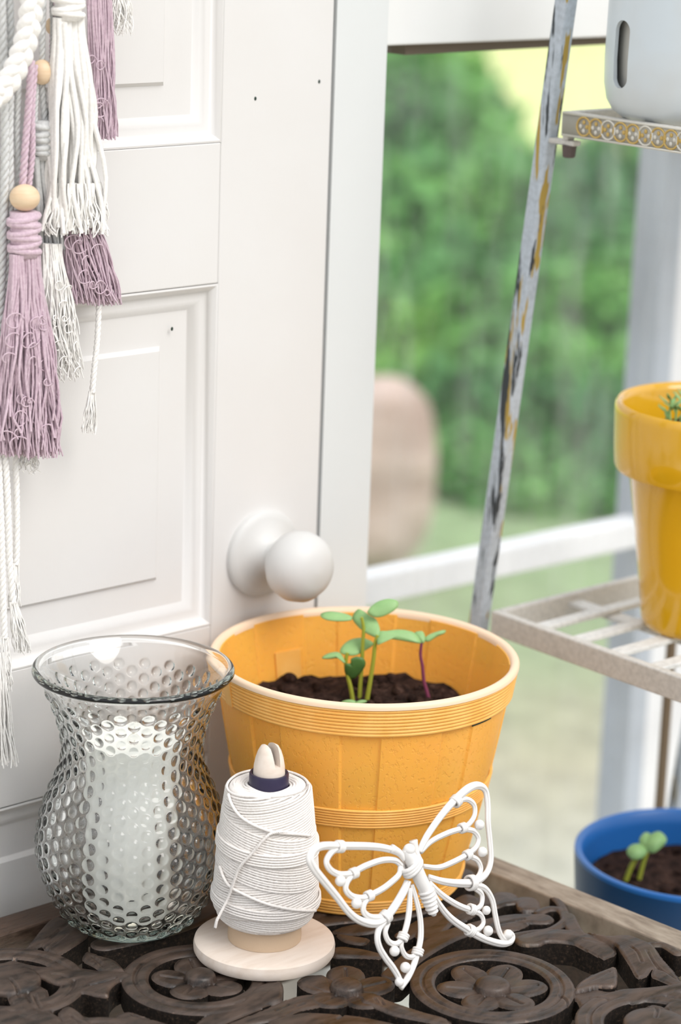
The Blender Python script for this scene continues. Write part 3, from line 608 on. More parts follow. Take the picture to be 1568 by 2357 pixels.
# ------------------------------------------------------------------ basket planter
BC = onz(820,2010,T); BH = .177
bk = thing('basket_planter', 'orange plastic planter moulded like a slatted bushel basket', 'planter', BC)
def rb(z): return .0795+(.1137-.0795)*(z/BH)+.0022*math.sin(PI*min(z/BH,1))
A0 = math.atan2(TC[1],TC[0]) + math.radians(-1)             # centre of a narrow stave faces the camera
def stave(a, lo=-.0016):                                       # 9 pairs, wide proud / narrow recessed
    q = np.mod(a-A0+math.radians(20),math.radians(40))-math.radians(20); w = math.radians(7.3); e = math.radians(.5)
    t = np.clip((np.abs(q)-w)/e,0,1); return lo*(1-t)
NB = 720
zs = [0,.002]+list(np.linspace(.006,BH-.001,40)); prof = [(rb(z)-(.0015 if z == 0 else 0), z) for z in zs]; no = len(prof)
inn = [(rb(z)-.0042,z) for z in np.linspace(BH-.001,.007,24)]+[(.0005,.007)]
def rfo(i, r, z, a):
    if i < no: return r+stave(a)
    if i < len(prof)+len(inn)-1 and r > .01: return r-.0008+ -stave(a)*.7
    return np.full(len(a), r)
MB().lathe(prof+inn, BC, NB, rf=rfo).build('slatted_body', M_bask, bk, ang=30)
def hoop(z0,z1,out,ng,name,m,lab=None,inner=None):
    pr = []; K = ng*6
    pr.append((rb(z0)-.0012,z0))
    for i in range(K+1):
        z = z0+(z1-z0)*i/K; g = abs(math.sin(PI*ng*i/K))**.5; pr.append((rb(z)+out-.0009*(1-g), z))
    pr.append((rb(z1)-.0012,z1))
    return MB().lathe(pr, BC, 192, cap=False).build(name, m, bk, ang=60, label=lab)
hoop(.1535,BH-.002,.0026,8,'rim_hoop',M_hoop); hoop(.0775,.0925,.0012,7,'middle_hoop',M_hoop); hoop(.001,.0135,.0010,5,'bottom_hoop',M_hoop)
rr = rb(BH); MB().lathe([(rr+.0026,BH-.002),(rr+.0027,BH+.0005),(rr+.0015,BH+.002),(rr-.001,BH+.0024),(rr-.0030,BH+.0015),(rr-.0042,BH-.001),(rr-.0044,BH-.004)],BC,192,cap=False).build('lip', M_lip, bk, ang=None, label='pale top edge with light in its colour')
# hoop joint, handle slots
def on_bask(az, z, o): r = rb(z)+o; return BC+A(r*math.cos(az),r*math.sin(az),z)
def az_of(px,py,z):
    p = onz(px,py,T+z)-BC; return math.atan2(p[1],p[0])
def patch(name, az0, az1, z0, z1, o, mtl, th=.0008):
    m = MB(); n = 14; V = []; F = []
    for i in range(n+1):
        a_ = az0+(az1-az0)*i/n; V += [on_bask(a_,z0,o),on_bask(a_,z1,o),on_bask(a_,z1,o-th),on_bask(a_,z0,o-th)]
    for i in range(n):
        for j in range(4): l=(j+1)%4; F.append((i*4+j,i*4+l,i*4+4+l,i*4+4+j))
    F += [(3,2,1,0),tuple(n*4+j for j in range(4))]; m.add(V,F); return m.build(name, mtl, bk, smooth=False)
axr = math.atan2(RT[1],RT[0]); azp = lambda deg: axr+math.radians(deg)       # 0 right, -90 front, 90 back
patch('hoop_joint', azp(-153), azp(-148), .1537, BH-.003, .0032, M_hoop, .002)
patch('handle_slot', azp(-44), azp(-32), .1515, .1532, .0006, M_gap, .001)
patch('inner_slot', azp(120), azp(131), .1180, .1206, -.0058, M_gap, .0006); patch('inner_slot_plate', azp(119), azp(132), .1215, .150, -.0052, M_hoop, .0012)
# soil
def soil(name, c, R, z, amp, label, n=90, seed=1, lumps=70, lump=.006):
    rg = np.random.default_rng(seed); V = [(0,0,0)]; F = []; K = 26
    ph_ = rg.random((8,3))*6.28; fr = rg.normal(size=(8,2))*110
    hh = lambda x,y: sum(math.sin(fr[i,0]*x+fr[i,1]*y+ph_[i,0]) for i in range(8))/8*amp
    for k in range(1,K+1):
        r = R*k/K
        for j in range(n):
            a_ = 2*PI*j/n; x,y = r*math.cos(a_),r*math.sin(a_); V.append((x,y,hh(x,y)+rg.normal()*amp*.12))
    V = np.array(V); V[0,2] = hh(0,0)
    for j in range(n): F.append((0,1+j,1+(j+1)%n))
    for k in range(K-1):
        for j in range(n): a_=1+k*n+j; b_=1+k*n+(j+1)%n; F.append((a_,a_+n,b_+n,b_))
    m = MB(); m.add(V+A(c[0],c[1],z),F)
    rim = [1+(K-1)*n+j for j in range(n)]; W = V[rim].copy(); W[:,2] = -.012; W[:,:2] *= .985; m.add(np.concatenate([V[rim],W])+A(c[0],c[1],z),[(j,n+j,n+(j+1)%n,(j+1)%n) for j in range(n)]+[tuple(n+j for j in range(n-1,-1,-1))])
    for q in range(lumps):
        a_ = rg.random()*6.28; r = (R-lump)*math.sqrt(rg.random()); s = lump*(.35+.65*rg.random()); x,y = r*math.cos(a_),r*math.sin(a_)
        m.ball((c[0]+x,c[1]+y,z+hh(x,y)+s*.15), s, 8, 6, (1,.7+.5*rg.random(),.75))
    o = m.build(name, M_soil, ang=None); o['kind'] = 'stuff'; tag(o, label, 'soil'); return o
SZ = T+.129
soil('potting_soil', BC, rb(.126)-.0066, SZ, .0075, 'dark brown potting soil filling the orange basket planter', seed=3, lumps=150, lump=.0065)
# ------------------------------------------------------------------ seedlings
q2 = lambda x,y: (720+x/4.612, 1360+y/4.612)
def leaf(root, pts, p, n, mtl=M_leaf, name='leaf', thick=.0006, sag=.0015):
    P = cr(pts,5,True); W = np.array([onp(*q2(x,y),p,n) for x,y in P]); c = W.mean(0); k = len(W); m = MB()
    rings = [1,.75,.45]; V = []
    for s in rings:
        V += [c+(w-c)*s+n*sag*(1-s*s) for w in W]
    V.append(c+n*sag); V = np.array(V); top = V+n*thick/2; bot = V-n*thick/2; F = []
    K = len(V)
    for i in range(2):
        for j in range(k): l=(j+1)%k; F += [(i*k+j,i*k+l,(i+1)*k+l,(i+1)*k+j),(K+i*k+l,K+i*k+j,K+(i+1)*k+j,K+(i+1)*k+l)]
    for j in range(k): l=(j+1)%k; F += [(2*k+j,2*k+l,K-1),(K+2*k+l,K+2*k+j,2*K-1),(j,K+j,K+l,l)]
    m.add(np.concatenate([top,bot]),F).build(name, mtl, root, ang=None)
def stem(root, pts, p, r, mtl): 
    n = TC; W = cr([onp(*q2(x,y),p,n) for x,y in pts],5); MB().tube(W, np.linspace(r*1.1,r*.8,len(W)), 8).build('stem', mtl, root)
def nv(u, t, r=0): n = UP*u+TC*t+RT*r; return n/np.linalg.norm(n)
gS = 'sprouting seedlings in the orange basket'
p1 = onz(*q2(568,1150),SZ+.002)
s1 = thing('seedling', 'tallest seedling in front, green stem and long leaf reaching right', 'seedling', p1, gS)
stem(s1, [(570,1200),(590,1080),(615,930),(645,730),(662,570),(690,470)], p1, .0017, M_stem)
tip = onp(*q2(690,480),p1,TC)
leaf(s1, [(690,492),(640,485),(530,425),(435,325),(425,265),(480,195),(540,215),(610,265),(670,300),(705,370),(715,440)], tip, nv(.6,.7,-.2))
leaf(s1, [(690,575),(700,440),(790,425),(900,412),(1000,420),(1090,455),(1150,552),(1050,545),(900,520),(770,512)], tip, nv(.55,.75,.1))
p2 = onz(*q2(500,1100),SZ+.004)
s2 = thing('seedling', 'seedling behind the tallest one, its two pale leaves spread at the top', 'seedling', p2, gS)
stem(s2, [(498,1170),(505,1000),(522,780),(532,560),(540,400),(520,280)], p2, .0016, M_stem); tip = onp(*q2(520,270),p2,TC)
leaf(s2, [(420,290),(395,262),(300,232),(180,220),(95,240),(88,275),(150,308),(270,322),(395,314)], tip, nv(.9,.4))
leaf(s2, [(580,225),(625,160),(700,110),(800,85),(890,100),(910,150),(870,205),(770,262),(680,282),(620,265)], tip, nv(.5,.8))
p3 = onz(*q2(425,1130),SZ+.002)
s3 = thing('seedling', 'shorter seedling on the left with a dark heart shaped leaf hanging down', 'seedling', p3, gS)
stem(s3, [(428,1180),(405,1040),(378,930),(352,800),(355,720),(370,660)], p3, .0016, M_stem); tip = onp(*q2(360,690),p3,TC)
leaf(s3, [(290,650),(320,580),(400,520),(500,500),(580,515),(645,565),(560,630),(460,682),(370,682)], tip, nv(.75,.6))
leaf(s3, [(98,715),(150,672),(240,650),(300,670),(345,755),(325,762),(270,715),(180,722)], tip, nv(.8,.5))
leaf(s3, [(350,775),(400,770),(408,722),(470,700),(540,720),(562,780),(520,855),(450,925),(400,935),(350,885),(335,825)], tip+TC*.004, nv(-.2,.95), M_leafd)
p4 = onz(*q2(1230,1120),SZ+.002)
s4 = thing('seedling', 'thin seedling with a purple stem standing apart on the right', 'seedling', p4, gS)
stem(s4, [(1238,1170),(1210,1060),(1180,950),(1165,800),(1145,680),(1155,555)], p4, .0014, M_pstem); tip = onp(*q2(1160,540),p4,TC)
leaf(s4, [(1190,530),(1200,490),(1260,455),(1350,425),(1410,418),(1400,450),(1320,485),(1240,535)], tip, nv(.6,.7))
leaf(s4, [(1165,555),(1110,520),(1080,465),(1100,435),(1165,432),(1195,490),(1190,540)], tip, nv(.6,.7))
p5 = onz(*q2(450,1195),SZ+.004)
s5 = thing('seedling', 'tiny seedling just peeping over the front rim of the orange basket', 'seedling', p5, gS)
stem(s5, [(445,1290),(442,1240),(445,1195)], p5, .0013, M_stem)
leaf(s5, [(300,1185),(350,1162),(420,1158),(462,1180),(430,1202),(350,1195)], p5, nv(.8,.5)); leaf(s5, [(450,1195),(490,1165),(550,1160),(575,1175),(530,1200),(480,1212)], p5, nv(.8,.5))
# ------------------------------------------------------------------ butterfly
zb = lambda x,y: (650+x/2.6133, 1680+y/2.6133)
P1 = onz(*zb(712,1560),T+.0035); P2 = onz(*zb(1360,1282),T+.0035)
ex = (P2-P1); ex[2] = 0; ex /= np.linalg.norm(ex); back = np.cross(UP,ex); LEAN = math.radians(15.5)
bu = UP*math.cos(LEAN)+back*math.sin(LEAN); bn = np.cross(ex,bu); bn = bn if bn@TC > 0 else -bn
bt = thing('butterfly_ornament', 'white painted metal butterfly with openwork wings leaning on the orange basket', 'ornament', P1)
bp = lambda x,y,o=0: onp(*zb(x,y),P1,bn)+bn*o
SCB = 1.75/FPX/2.6133
def wing(rims, loops, wraps, beads):
    m = MB(); w = None
    for pts,wd in rims: 
        Q = cr([bp(x,y) for x,y in pts],6); wd = np.interp(np.linspace(0,1,len(Q)),np.linspace(0,1,len(np.atleast_1d(wd))) if np.ndim(wd) else [0,1],np.atleast_1d(wd) if np.ndim(wd) else [wd,wd])
        m.tube(Q, wd/2*SCB, 12, nrm=bn, flat=.72); m.tube(Q+bn*wd[:,None]*SCB*.26, wd*SCB*.25, 8, nrm=bn)
    for pts,wd in loops:
        Q = cr([bp(x,y,-.0004) for x,y in pts],6); wd = np.interp(np.linspace(0,1,len(Q)),np.linspace(0,1,len(np.atleast_1d(wd))) if np.ndim(wd) else [0,1],np.atleast_1d(wd) if np.ndim(wd) else [wd,wd]); m.tube(Q, wd/2*SCB, 10, nrm=bn, flat=.72); m.tube(Q+bn*wd[:,None]*SCB*.24, wd*SCB*.24, 6, nrm=bn)
    w = m.build('wing', M_bfly, bt, ang=None)
    for (x,y,r) in beads: MB().ball(bp(x,y,.0012), r*SCB, 18, 12).build('bead', M_bfly, w)
    for (x,y,dx,dy,r) in wraps:
        a = bp(x,y); t_ = bp(x+dx,y+dy)-a; t_ /= np.linalg.norm(t_); mm = MB()
        for q in (-1,0,1):
            c = a+t_*q*.0017; s_ = np.cross(t_,bn); an = np.linspace(0,2*PI,20,endpoint=False)
            mm.tube(c+r*SCB*(np.cos(an)[:,None]*s_+np.sin(an)[:,None]*bn), .0011, 6, True)
        mm.build('wrap', M_bfly, w, ang=None)
wing([([(735,770),(690,735),(620,712),(520,700),(360,698),(250,698),(190,722),(166,775),(195,840),(255,915),(325,1000),(395,1090),(455,1140),(530,1165),(590,1155),(640,1110),(690,1040),(735,960),(755,910)],[40,44,46,48,48,52,56,52,48,46,48,50,54,56,56,50])],
     [([(350,705),(300,735),(268,790),(290,840),(340,868),(400,868),(430,858),(500,820),(600,785),(680,785),(720,815)],40),([(430,868),(395,910),(385,960),(420,1000),(480,1012),(520,1000),(600,960),(660,915),(705,870),(715,820)],40),([(520,1010),(493,1050),(493,1095),(530,1125),(590,1128),(625,1118)],40)],
     [(345,702,1,0,30),(430,862,1,-.4,25),(522,998,1,-.4,25),(622,1125,1,-1,34)], [(343,908,32),(440,1042,32)])
wing([([(625,1140),(585,1190),(572,1250),(585,1310),(620,1370),(665,1430),(700,1490),(712,1535)],[46,44,42,42,42,42,40,36]),([(780,930),(800,1000),(820,1080),(832,1160),(832,1250),(815,1335),(790,1415),(755,1490),(712,1555)],[30,34,38,40,42,42,44,44,36])],
     [([(640,1160),(622,1220),(645,1275),(690,1287),(725,1252),(752,1170),(766,1080),(772,950)],[36,36,36,36,40,44,44,34]),([(722,1260),(720,1310),(745,1358),(785,1366),(815,1335)],34)],
     [(727,1245,.4,-1,27),(815,1335,.3,-1,28)], [(668,1330,31),(733,1428,32),(697,1516,28)])
wing([([(822,735),(850,675),(885,615),(960,510),(1040,420),(1120,352),(1180,335),(1222,365),(1236,450),(1238,560),(1250,680),(1254,780),(1235,850),(1195,895),(1140,920),(1050,922),(960,910),(880,885)],[40,44,46,48,52,56,50,44,42,42,40,42,44,48,56,50,44,36])],
     [([(1050,430),(1110,417),(1155,450),(1160,510),(1130,562),(1085,592),(1000,620),(900,670),(835,735)],[36,36,36,36,36,38,38,36,32]),([(1090,598),(1150,607),(1182,650),(1170,702),(1118,748),(1020,800),(940,828),(850,820)],[36,36,36,36,38,38,36,30]),([(1118,758),(1172,780),(1197,830),(1182,880),(1140,912)],36)],
     [(1045,428,.7,-.7,32),(1085,590,1,-.35,25),(1115,752,1,-.5,25),(1135,920,1,-.1,42)], [(1178,570,32),(1195,733,32)])
wing([([(1140,930),(1215,950),(1262,1020),(1280,1110),(1300,1200),(1325,1250),(1350,1258)],[40,40,40,40,40,36,30]),([(880,920),(935,1035),(1010,1130),(1110,1200),(1210,1255),(1310,1285),(1370,1275),(1386,1240),(1365,1212)],[34,40,46,50,48,46,44,36,28])],
     [([(1150,945),(1200,985),(1203,1040),(1180,1072),(1130,1080),(1050,1050),(960,990),(885,915)],[36,36,36,36,40,40,38,30]),([(1140,1085),(1195,1110),(1212,1160),(1182,1200),(1130,1205)],34)],
     [(1138,1080,1,.3,27),(1130,1207,1,.5,30)], [(1220,1085,28),(1230,1208,32),(1350,1230,31)])
bd = MB(); ax = [(725,712),(740,755),(765,800),(790,860),(815,915),(838,960),(850,985),(862,1030),(878,1080),(890,1115)]; rr_ = [30,40,44,42,42,42,40,38,30,14]
bd.tube(cr([bp(x,y,.004) for x,y in ax],4), np.interp(np.linspace(0,1,37),np.linspace(0,1,10),rr_)*SCB, 14, nrm=bn); bd.ball(bp(733,718,.005), 36*SCB, 18, 12)
body = bd.build('body', M_bfly, bt, ang=None)
for pts in ([(722,780),(692,740),(645,712)],[(808,775),(788,715),(776,665)]): MB().tube(cr([bp(x,y,.002) for x,y in pts],6), np.linspace(16,27,13)*SCB, 10).build('antenna', M_bfly, bt, ang=None)
rg_ = MB(); axv = bp(890,1115)-bp(838,960); axv /= np.linalg.norm(axv); sv = np.cross(axv,bn); an = np.linspace(0,2*PI,20,endpoint=False)
for (x,y,r) in ((842,968,43),(850,993,41),(858,1018,39),(866,1043,35),(874,1068,31),(882,1092,24)): rg_.tube(bp(x,y,.004)+r*SCB*(np.cos(an)[:,None]*sv+np.sin(an)[:,None]*bn), .0012, 6, True)
for k,(x,y) in enumerate(((745,790),(752,806),(760,820))):
    rg_.tube(bp(x+8,y+10,.003)+(np.cos(an)[:,None]*(sv*-1*math.cos(.25)+axv*-.35)*66*SCB+np.sin(an)[:,None]*bn*48*SCB), .0019, 6, True)
rg_.build('ring_wraps', M_bfly, body, ang=None)
# ------------------------------------------------------------------ plant stand
ps = thing('plant_stand', 'distressed white metal plant stand with leaning legs and slatted shelves', 'plant stand', (.47,-.18,0))
SX0, SX1, SYC = .34, .66, -.18
def ly(z): return -.0198+(.858-z)*.1148 if z > .45 else -.0198+(.858-.45)*.1148
for sx in (SX0+.0065, SX1-.0065):
    for sg in (1,-1):
        yy = lambda z: ly(z) if sg > 0 else 2*SYC-ly(z)
        m = MB(); Z = [0,.45,1.62]
        for a_,b_ in ((0,.45),(.45,1.62)): m.bar((sx,yy(a_),a_),(sx,yy(b_),b_+(.0005 if b_<1 else 0)),.013,.013,A(0,1,0))
        bevel(m.build('leg', M_leg, ps, smooth=False), .0018)
def tray(z, h, name, slats, emboss=False):
    yb = ly(z)-.0176; yf = 2*SYC-yb; t_ = .008
    m = MB(); m.box((SX0,yf,z-h),(SX0+t_,yb,z)); m.box((SX1-t_,yf,z-h),(SX1,yb,z)); m.box((SX0+t_,yf,z-h),(SX1-t_,yf+t_,z)); m.box((SX0+t_,yb-t_,z-h),(SX1-t_,yb,z))
    fr = bevel(m.build('shelf_frame', M_tray, ps, smooth=False), .0014)
    for q in slats:
        bevel(MB().box((SX0+t_-.001,q-.0065,z-.006),(SX1-t_+.001,q+.0065,z-.002)).build('slat', M_slat, ps, smooth=False), .001)
    m = MB().box((SX0+.085,yf+t_-.001,z-.0105),(SX0+.100,yb-t_+.001,z-.0062)); bevel(m.build('cross_bar', M_slat, ps, smooth=False), .001)
    if emboss:
        e = MB(); n = int((yb-yf)/.0125); an = np.linspace(0,2*PI,20,endpoint=False)
        zc = z-h/2; e.box((SX0-.0006,yf+.002,z-h+.001),(SX0,yb-.002,z-.001), m=2)
        for k in range(1,n):
            yc = yb-.012-k*.0125
            e.tube(np.stack([np.full(20,SX0-.0008),yc+.0070*np.cos(an),zc+.0070*np.sin(an)],1), .00085, 6, True, m=0 if k%3 else 1)
            for q in range(4):
                c_ = A(SX0-.0008, yc+.0032*math.cos(q*PI/2), zc+.0032*math.sin(q*PI/2)); e.ball(c_, .0017, 8, 6, (.5,1,1), m=0 if q in (1,) or (k+q)%3 == 0 else 1)
        for zz in (z-.0009,z-h+.0009): e.bar((SX0-.0005,yf+.002,zz),(SX0-.0005,yb-.002,zz),.0016,.0016,m=1)
        e.build('embossed_band', [M_gold,M_pale,M_dk], fr, ang=None)
        for sg in (1,-1):
            yB = yb if sg > 0 else yf
            bevel(MB().box((SX0+.002,min(yB-sg*.012,yB+sg*.024),z-h-.0075),(SX0+.011,max(yB-sg*.012,yB+sg*.024),z-h-.0035)).box((SX0+.002,min(yB,yB-sg*.006),z-h-.0035),(SX0+.010,max(yB,yB-sg*.006),z-h+.002)).build('bracket', M_tray, ps, smooth=False), .001)
            MB().lathe([(.0038,-.0095),(.0050,-.0085),(.0058,-.001),(.0058,0)],(SX0+.0065,yB-sg*.004,z-h-.0075),12).build('bolt', M_bolt, ps, smooth=False)
tray(1.2732,.0185,'t',[-.13,-.165,-.20,-.235],True)
tray(.8603,.0205,'t',[-.0850,-.1255,-.166,-.2085,-.249,-.29])
tray(.492,.020,'t',[-.04,-.09,-.14,-.19,-.24,-.29,-.33])
rdx = ony(1530,1700,-.012)[0]; MB().tube([(rdx,-.012,.10),(rdx,-.012,.846)], .0048, 10).build('support_rod', M_rod, ps)
bevel(MB().bar((SX0+.01,ly(.3)-.0,.3),(SX1-.01,ly(.3),.3),.006,.02).build('tie_bar', M_tray, ps, smooth=False),.001); bevel(MB().bar((SX0+.01,2*SYC-ly(.3),.3),(SX1-.01,2*SYC-ly(.3),.3),.006,.02).build('tie_bar', M_tray, ps, smooth=False),.001)
# pots
YC = onz(1620,1440,.8583)
yp = MB().lathe([(.047,0),(.0505,.002),(.0520,.008),(.0560,.040),(.0625,.085),(.0695,.128),(.0715,.1305),(.0800,.1310),(.0815,.1345),(.0826,.150),(.0838,.178),(.0835,.1835),(.0815,.1860),(.0785,.1850),(.0765,.180),(.0745,.150),(.0675,.120),(.050,.012),(.0005,.010)],YC,96).build('flower_pot', M_yel, ang=50)
tag(yp, 'glossy yellow flower pot with a thick collar rim on the slatted shelf', 'pot')
soil('potting_soil', YC, .0715, YC[2]+.157, .003, 'potting soil inside the glossy yellow pot', n=48, seed=5, lumps=30, lump=.004)
rg2 = np.random.default_rng(11)
spots = [(1530,1012),(1538,1018),(1546,1003),(1553,1016),(1562,1005),(1570,1012),(1580,1004)]
for i,(px,py) in enumerate(spots):
    b_ = onz(px+rg2.normal()*2,py,YC[2]+.159)
    t_ = thing('sprout', 'thin feathery green sprout in the yellow pot', 'seedling', b_, 'green sprouts in the yellow pot')
    hgt = .024+.008*rg2.random(); tip = b_+UP*hgt+RT*rg2.normal()*.003
    MB().tube(cr([b_-UP*.004,b_+UP*hgt*.5+RT*rg2.normal()*.001,tip],5), .0009, 6).build('stem', M_leaf, t_)
    for q in range(4):
        d_ = RT*math.cos(q*1.7+i)+TC*math.sin(q*1.7+i)*.8+UP*(.5+.3*rg2.random()); d_ /= np.linalg.norm(d_); s_ = np.cross(d_,UP); s_ /= np.linalg.norm(s_); Lf = .011+.004*rg2.random(); w_ = .0018
        base_ = tip-UP*.004*(q%3); nn_ = np.cross(s_,d_)*.0003
        V = [base_,base_+d_*Lf*.4+s_*w_,base_+d_*Lf,base_+d_*Lf*.4-s_*w_]; MB().add(np.array([v+nn_ for v in V]+[v-nn_ for v in V]),[(0,1,2,3),(7,6,5,4),(0,4,5,1),(1,5,6,2),(2,6,7,3),(3,7,4,0)]).build('leaf', M_leaf, t_, smooth=False)
BLC = A(.45,-.177,.4905); bh = .666-.4905
bp_ = MB().lathe([(.078,0),(.083,.002),(.085,.01),(.0965,bh-.012),(.0970,bh-.004)],BLC,96,m=0,cap=False).lathe([(.0005,0),(.078,0)],BLC,96,m=0,cap=False)
bp_.lathe([(.0970,bh-.004),(.0968,bh-.001),(.0950,bh),(.0925,bh-.0002),(.0905,bh-.002),(.0890,bh-.012)],BLC,96,m=1,cap=False).lathe([(.0890,bh-.012),(.080,.012),(.0005,.010)],BLC,96,m=1,cap=False)
bpo = bp_.build('flower_pot', [M_blue,M_bluei], ang=50); tag(bpo, 'wide blue flower pot low behind the right edge of the carved table', 'pot')
soil('potting_soil', BLC, .0855, BLC[2]+bh-.030, .004, 'dark potting soil inside the blue pot', n=60, seed=8, lumps=70, lump=.006)
def blue_seedling():
    b_ = onz(1450,2020,BLC[2]+bh-.027); s_ = thing('seedling', 'small pale green seedling sprouting in the blue pot', 'seedling', b_)
    f_ = lambda x,y: onp(1250+x/2.751,1500+y/2.751,b_,TC)
    MB().tube(cr([f_(525,1450),f_(560,1360),f_(600,1290)],5), .0022, 8).build('stem', M_stem, s_); MB().tube(cr([f_(610,1440),f_(635,1340),f_(660,1270)],5), .0020, 8).build('stem', M_stem, s_)
    def lf(pts, n):
        P = cr([f_(*q) for q in pts],5,True); W = np.array([onp_dir(w,b_,n) for w in P]); c = W.mean(0); k = len(W); V = np.concatenate([W+n*.0006,W-n*.0006,[c+n*.003],[c+n*.002]])
        MB().add(V,[(j,(j+1)%k,2*k) for j in range(k)]+[(k+(j+1)%k,k+j,2*k+1) for j in range(k)]+[(j,k+j,k+(j+1)%k,(j+1)%k) for j in range(k)]).build('leaf', M_leaf, s_, ang=None)
    def onp_dir(w,p,n): d = w-CAM; return CAM+d*(((f_(640,1240)-CAM)@n)/(d@n))
    lf([(530,1265),(560,1225),(620,1220),(660,1265),(620,1310),(560,1310)], nv(.7,.6)); lf([(640,1230),(680,1160),(740,1140),(785,1190),(750,1240),(690,1275)], nv(.6,.7)); lf([(610,1190),(650,1145),(690,1170),(670,1230),(630,1235)], nv(.7,.5))
blue_seedling()
WC = onz(1573,276,1.2712); 
wp = MB().lathe([(.040,0),(.047,.0012),(.054,.006),(.0590,.014),(.0615,.026),(.0622,.045),(.0605,.16),(.0600,.20),(.0585,.2015),(.0570,.2),(.0575,.16),(.0592,.045),(.0575,.02),(.05,.006),(.0005,.004)],WC,96).build('white_planter', M_wpot, ang=50)
sp_ = ony(1411,120,WC[1]); ad = -RT*.868+TC*.497; ad /= np.linalg.norm(ad); sv_ = np.cross(UP,ad)
ct = MB(); n_ = 24; Vc = []; zc_ = onp(1411,122,WC+ad*.061,ad)[2]
for t_ in (.045,.08):
    for k in range(n_):
        a_ = 2*PI*k/n_; u_ = .0090*math.cos(a_); w_ = .0085*math.sin(a_)+(.0165 if math.sin(a_) >= 0 else -.0165); Vc.append(WC+ad*t_+sv_*u_+UP*(zc_-WC[2]+w_))
ct.add(Vc,[tuple(range(n_-1,-1,-1)),tuple(n_+k for k in range(n_))]+[(k,(k+1)%n_,n_+(k+1)%n_,n_+k) for k in range(n_)])
bpy.context.view_layer.update(); boolean(wp, raw(ct,M_wpot)); wp.data.polygons.foreach_set('use_smooth',[True]*len(wp.data.polygons)); wp.data.set_sharp_from_angle(angle=math.radians(40))
wr = thing('white_planter', 'white round planter with an upright oval slot on the top shelf', 'planter', WC); wp.name = 'outer_pot'; attach(wp, wr)
MB().lathe([(.044,.012),(.052,.02),(.0535,.05),(.0535,.19),(.0515,.19),(.0510,.03),(.0005,.028)],WC,64).build('inner_pot', M_wpoti, wr)
# ------------------------------------------------------------------ macrame wall hanging
mh = thing('macrame_hanging', 'macrame wall hanging of white cords, lilac tassels and wooden beads against the door', 'wall hanging', (-.1,.0,1.2))
hp = lambda x,y,o=0.0: ony(x,y,0.004-o)
PXM = 1.69/FPX
def cord(pts, w, mtl, o=0.0, name='cord', tw=None):
    m = MB(); P = [hp(x,y,o) for x,y in pts]; Ls = sum(np.linalg.norm(np.array(P[i+1])-P[i]) for i in range(len(P)-1))
    R = w*PXM/2; rope(m, P, R*.52, R*.52, Ls/(R*5.5), 7, 3, max(6,int(Ls/(len(P)-1)/.0016))); return m.build(name, mtl, mh, ang=None)
def tassel(name, neck, tip, w0, w1, mtl, n, r=.0007, o=0.0, wig=.0025, wraps=0, knot=None, ragged=25, depth=.6, curl=0, bow=0, label=None, midw=None):
    m = MB(); a_ = np.array(neck,float); b_ = np.array(tip,float); K = 13
    for i in range(n):
        u = RNG.uniform(-1,1); dpt = RNG.uniform(-1,1)*math.sqrt(max(0,1-u*u)); end = 1-abs(RNG.normal())*ragged/np.linalg.norm(b_-a_)*.5; P = []
        f1,f2,p1_,p2_ = RNG.uniform(4,9),RNG.uniform(8,16),RNG.uniform(0,6),RNG.uniform(0,6); 
        for k in range(K):
            t_ = k/(K-1)*end; wd = np.interp(t_,[0,.12,.45,1],[w0,w0*1.05,midw if midw else (w0+2*w1)/3,w1])/2
            c = a_+(b_-a_)*t_+A(bow*math.sin(PI*t_),0); q = hp(c[0]+u*wd, c[1], o)
            q = q+A(1,0,0)*wig*t_*(math.sin(f1*t_+p1_)+.5*math.sin(f2*t_+p2_)) + A(0,-1,0)*(dpt*wd*PXM*depth+wig*t_*math.cos(f1*t_+p2_)); P.append(q)
        m.tube(P, np.linspace(r*1.05,r*.7,K), 4, nrm=A(0,-1,0), caps=False)
    for i in range(curl):                                          # stray curled fibres
        t_ = RNG.uniform(.3,.95); u = RNG.uniform(-.8,.8); wd = w0+(w1-w0)*t_; c = a_+(b_-a_)*t_; c0 = hp(c[0]+u*wd/2,c[1],o+wd/2*PXM*depth+.002); an_ = np.linspace(0,RNG.uniform(3,7),16); rr2 = RNG.uniform(.002,.006)
        ax2 = RNG.normal(size=3); ax2 /= np.linalg.norm(ax2); m.tube(c0+rr2*(np.cos(an_)[:,None]*A(1,0,0)+np.sin(an_)[:,None]*(UP*.9+ax2*.3))+np.linspace(0,1,16)[:,None]*ax2*.006, r*.6, 4, caps=False)
    o_ = m.build(name, mtl, mh, ang=None, label=label)
    if wraps:
        k_ = MB(); d = (b_-a_)/np.linalg.norm(b_-a_); an_ = np.linspace(0,2*PI,24,endpoint=False)
        for j in range(wraps):
            yk = a_-d*(8+j*15); c = hp(yk[0],yk[1],o); rw = w0*PXM*.56; k_.tube(c+np.cos(an_)[:,None]*A(1,0,.18 if j%2 else -.1)*rw+np.sin(an_)[:,None]*A(0,-1,0)*rw*.75, .0023, 7, True)
        k_.tube([hp(*(a_-d*(8+wraps*15)),o),hp(*(a_+d*6),o)], w0*PXM*.5, 12)
        k_.build('wrap', mtl, o_, ang=None)
    return o_
def bead(px, py, r, o=0.0, sq=.88):
    m = MB(); c = hp(px,py,o); R = r*PXM; m.ball(c, R, 28, 18, (1,1,sq)); m.build('wooden_bead', M_bead, mh, ang=None)
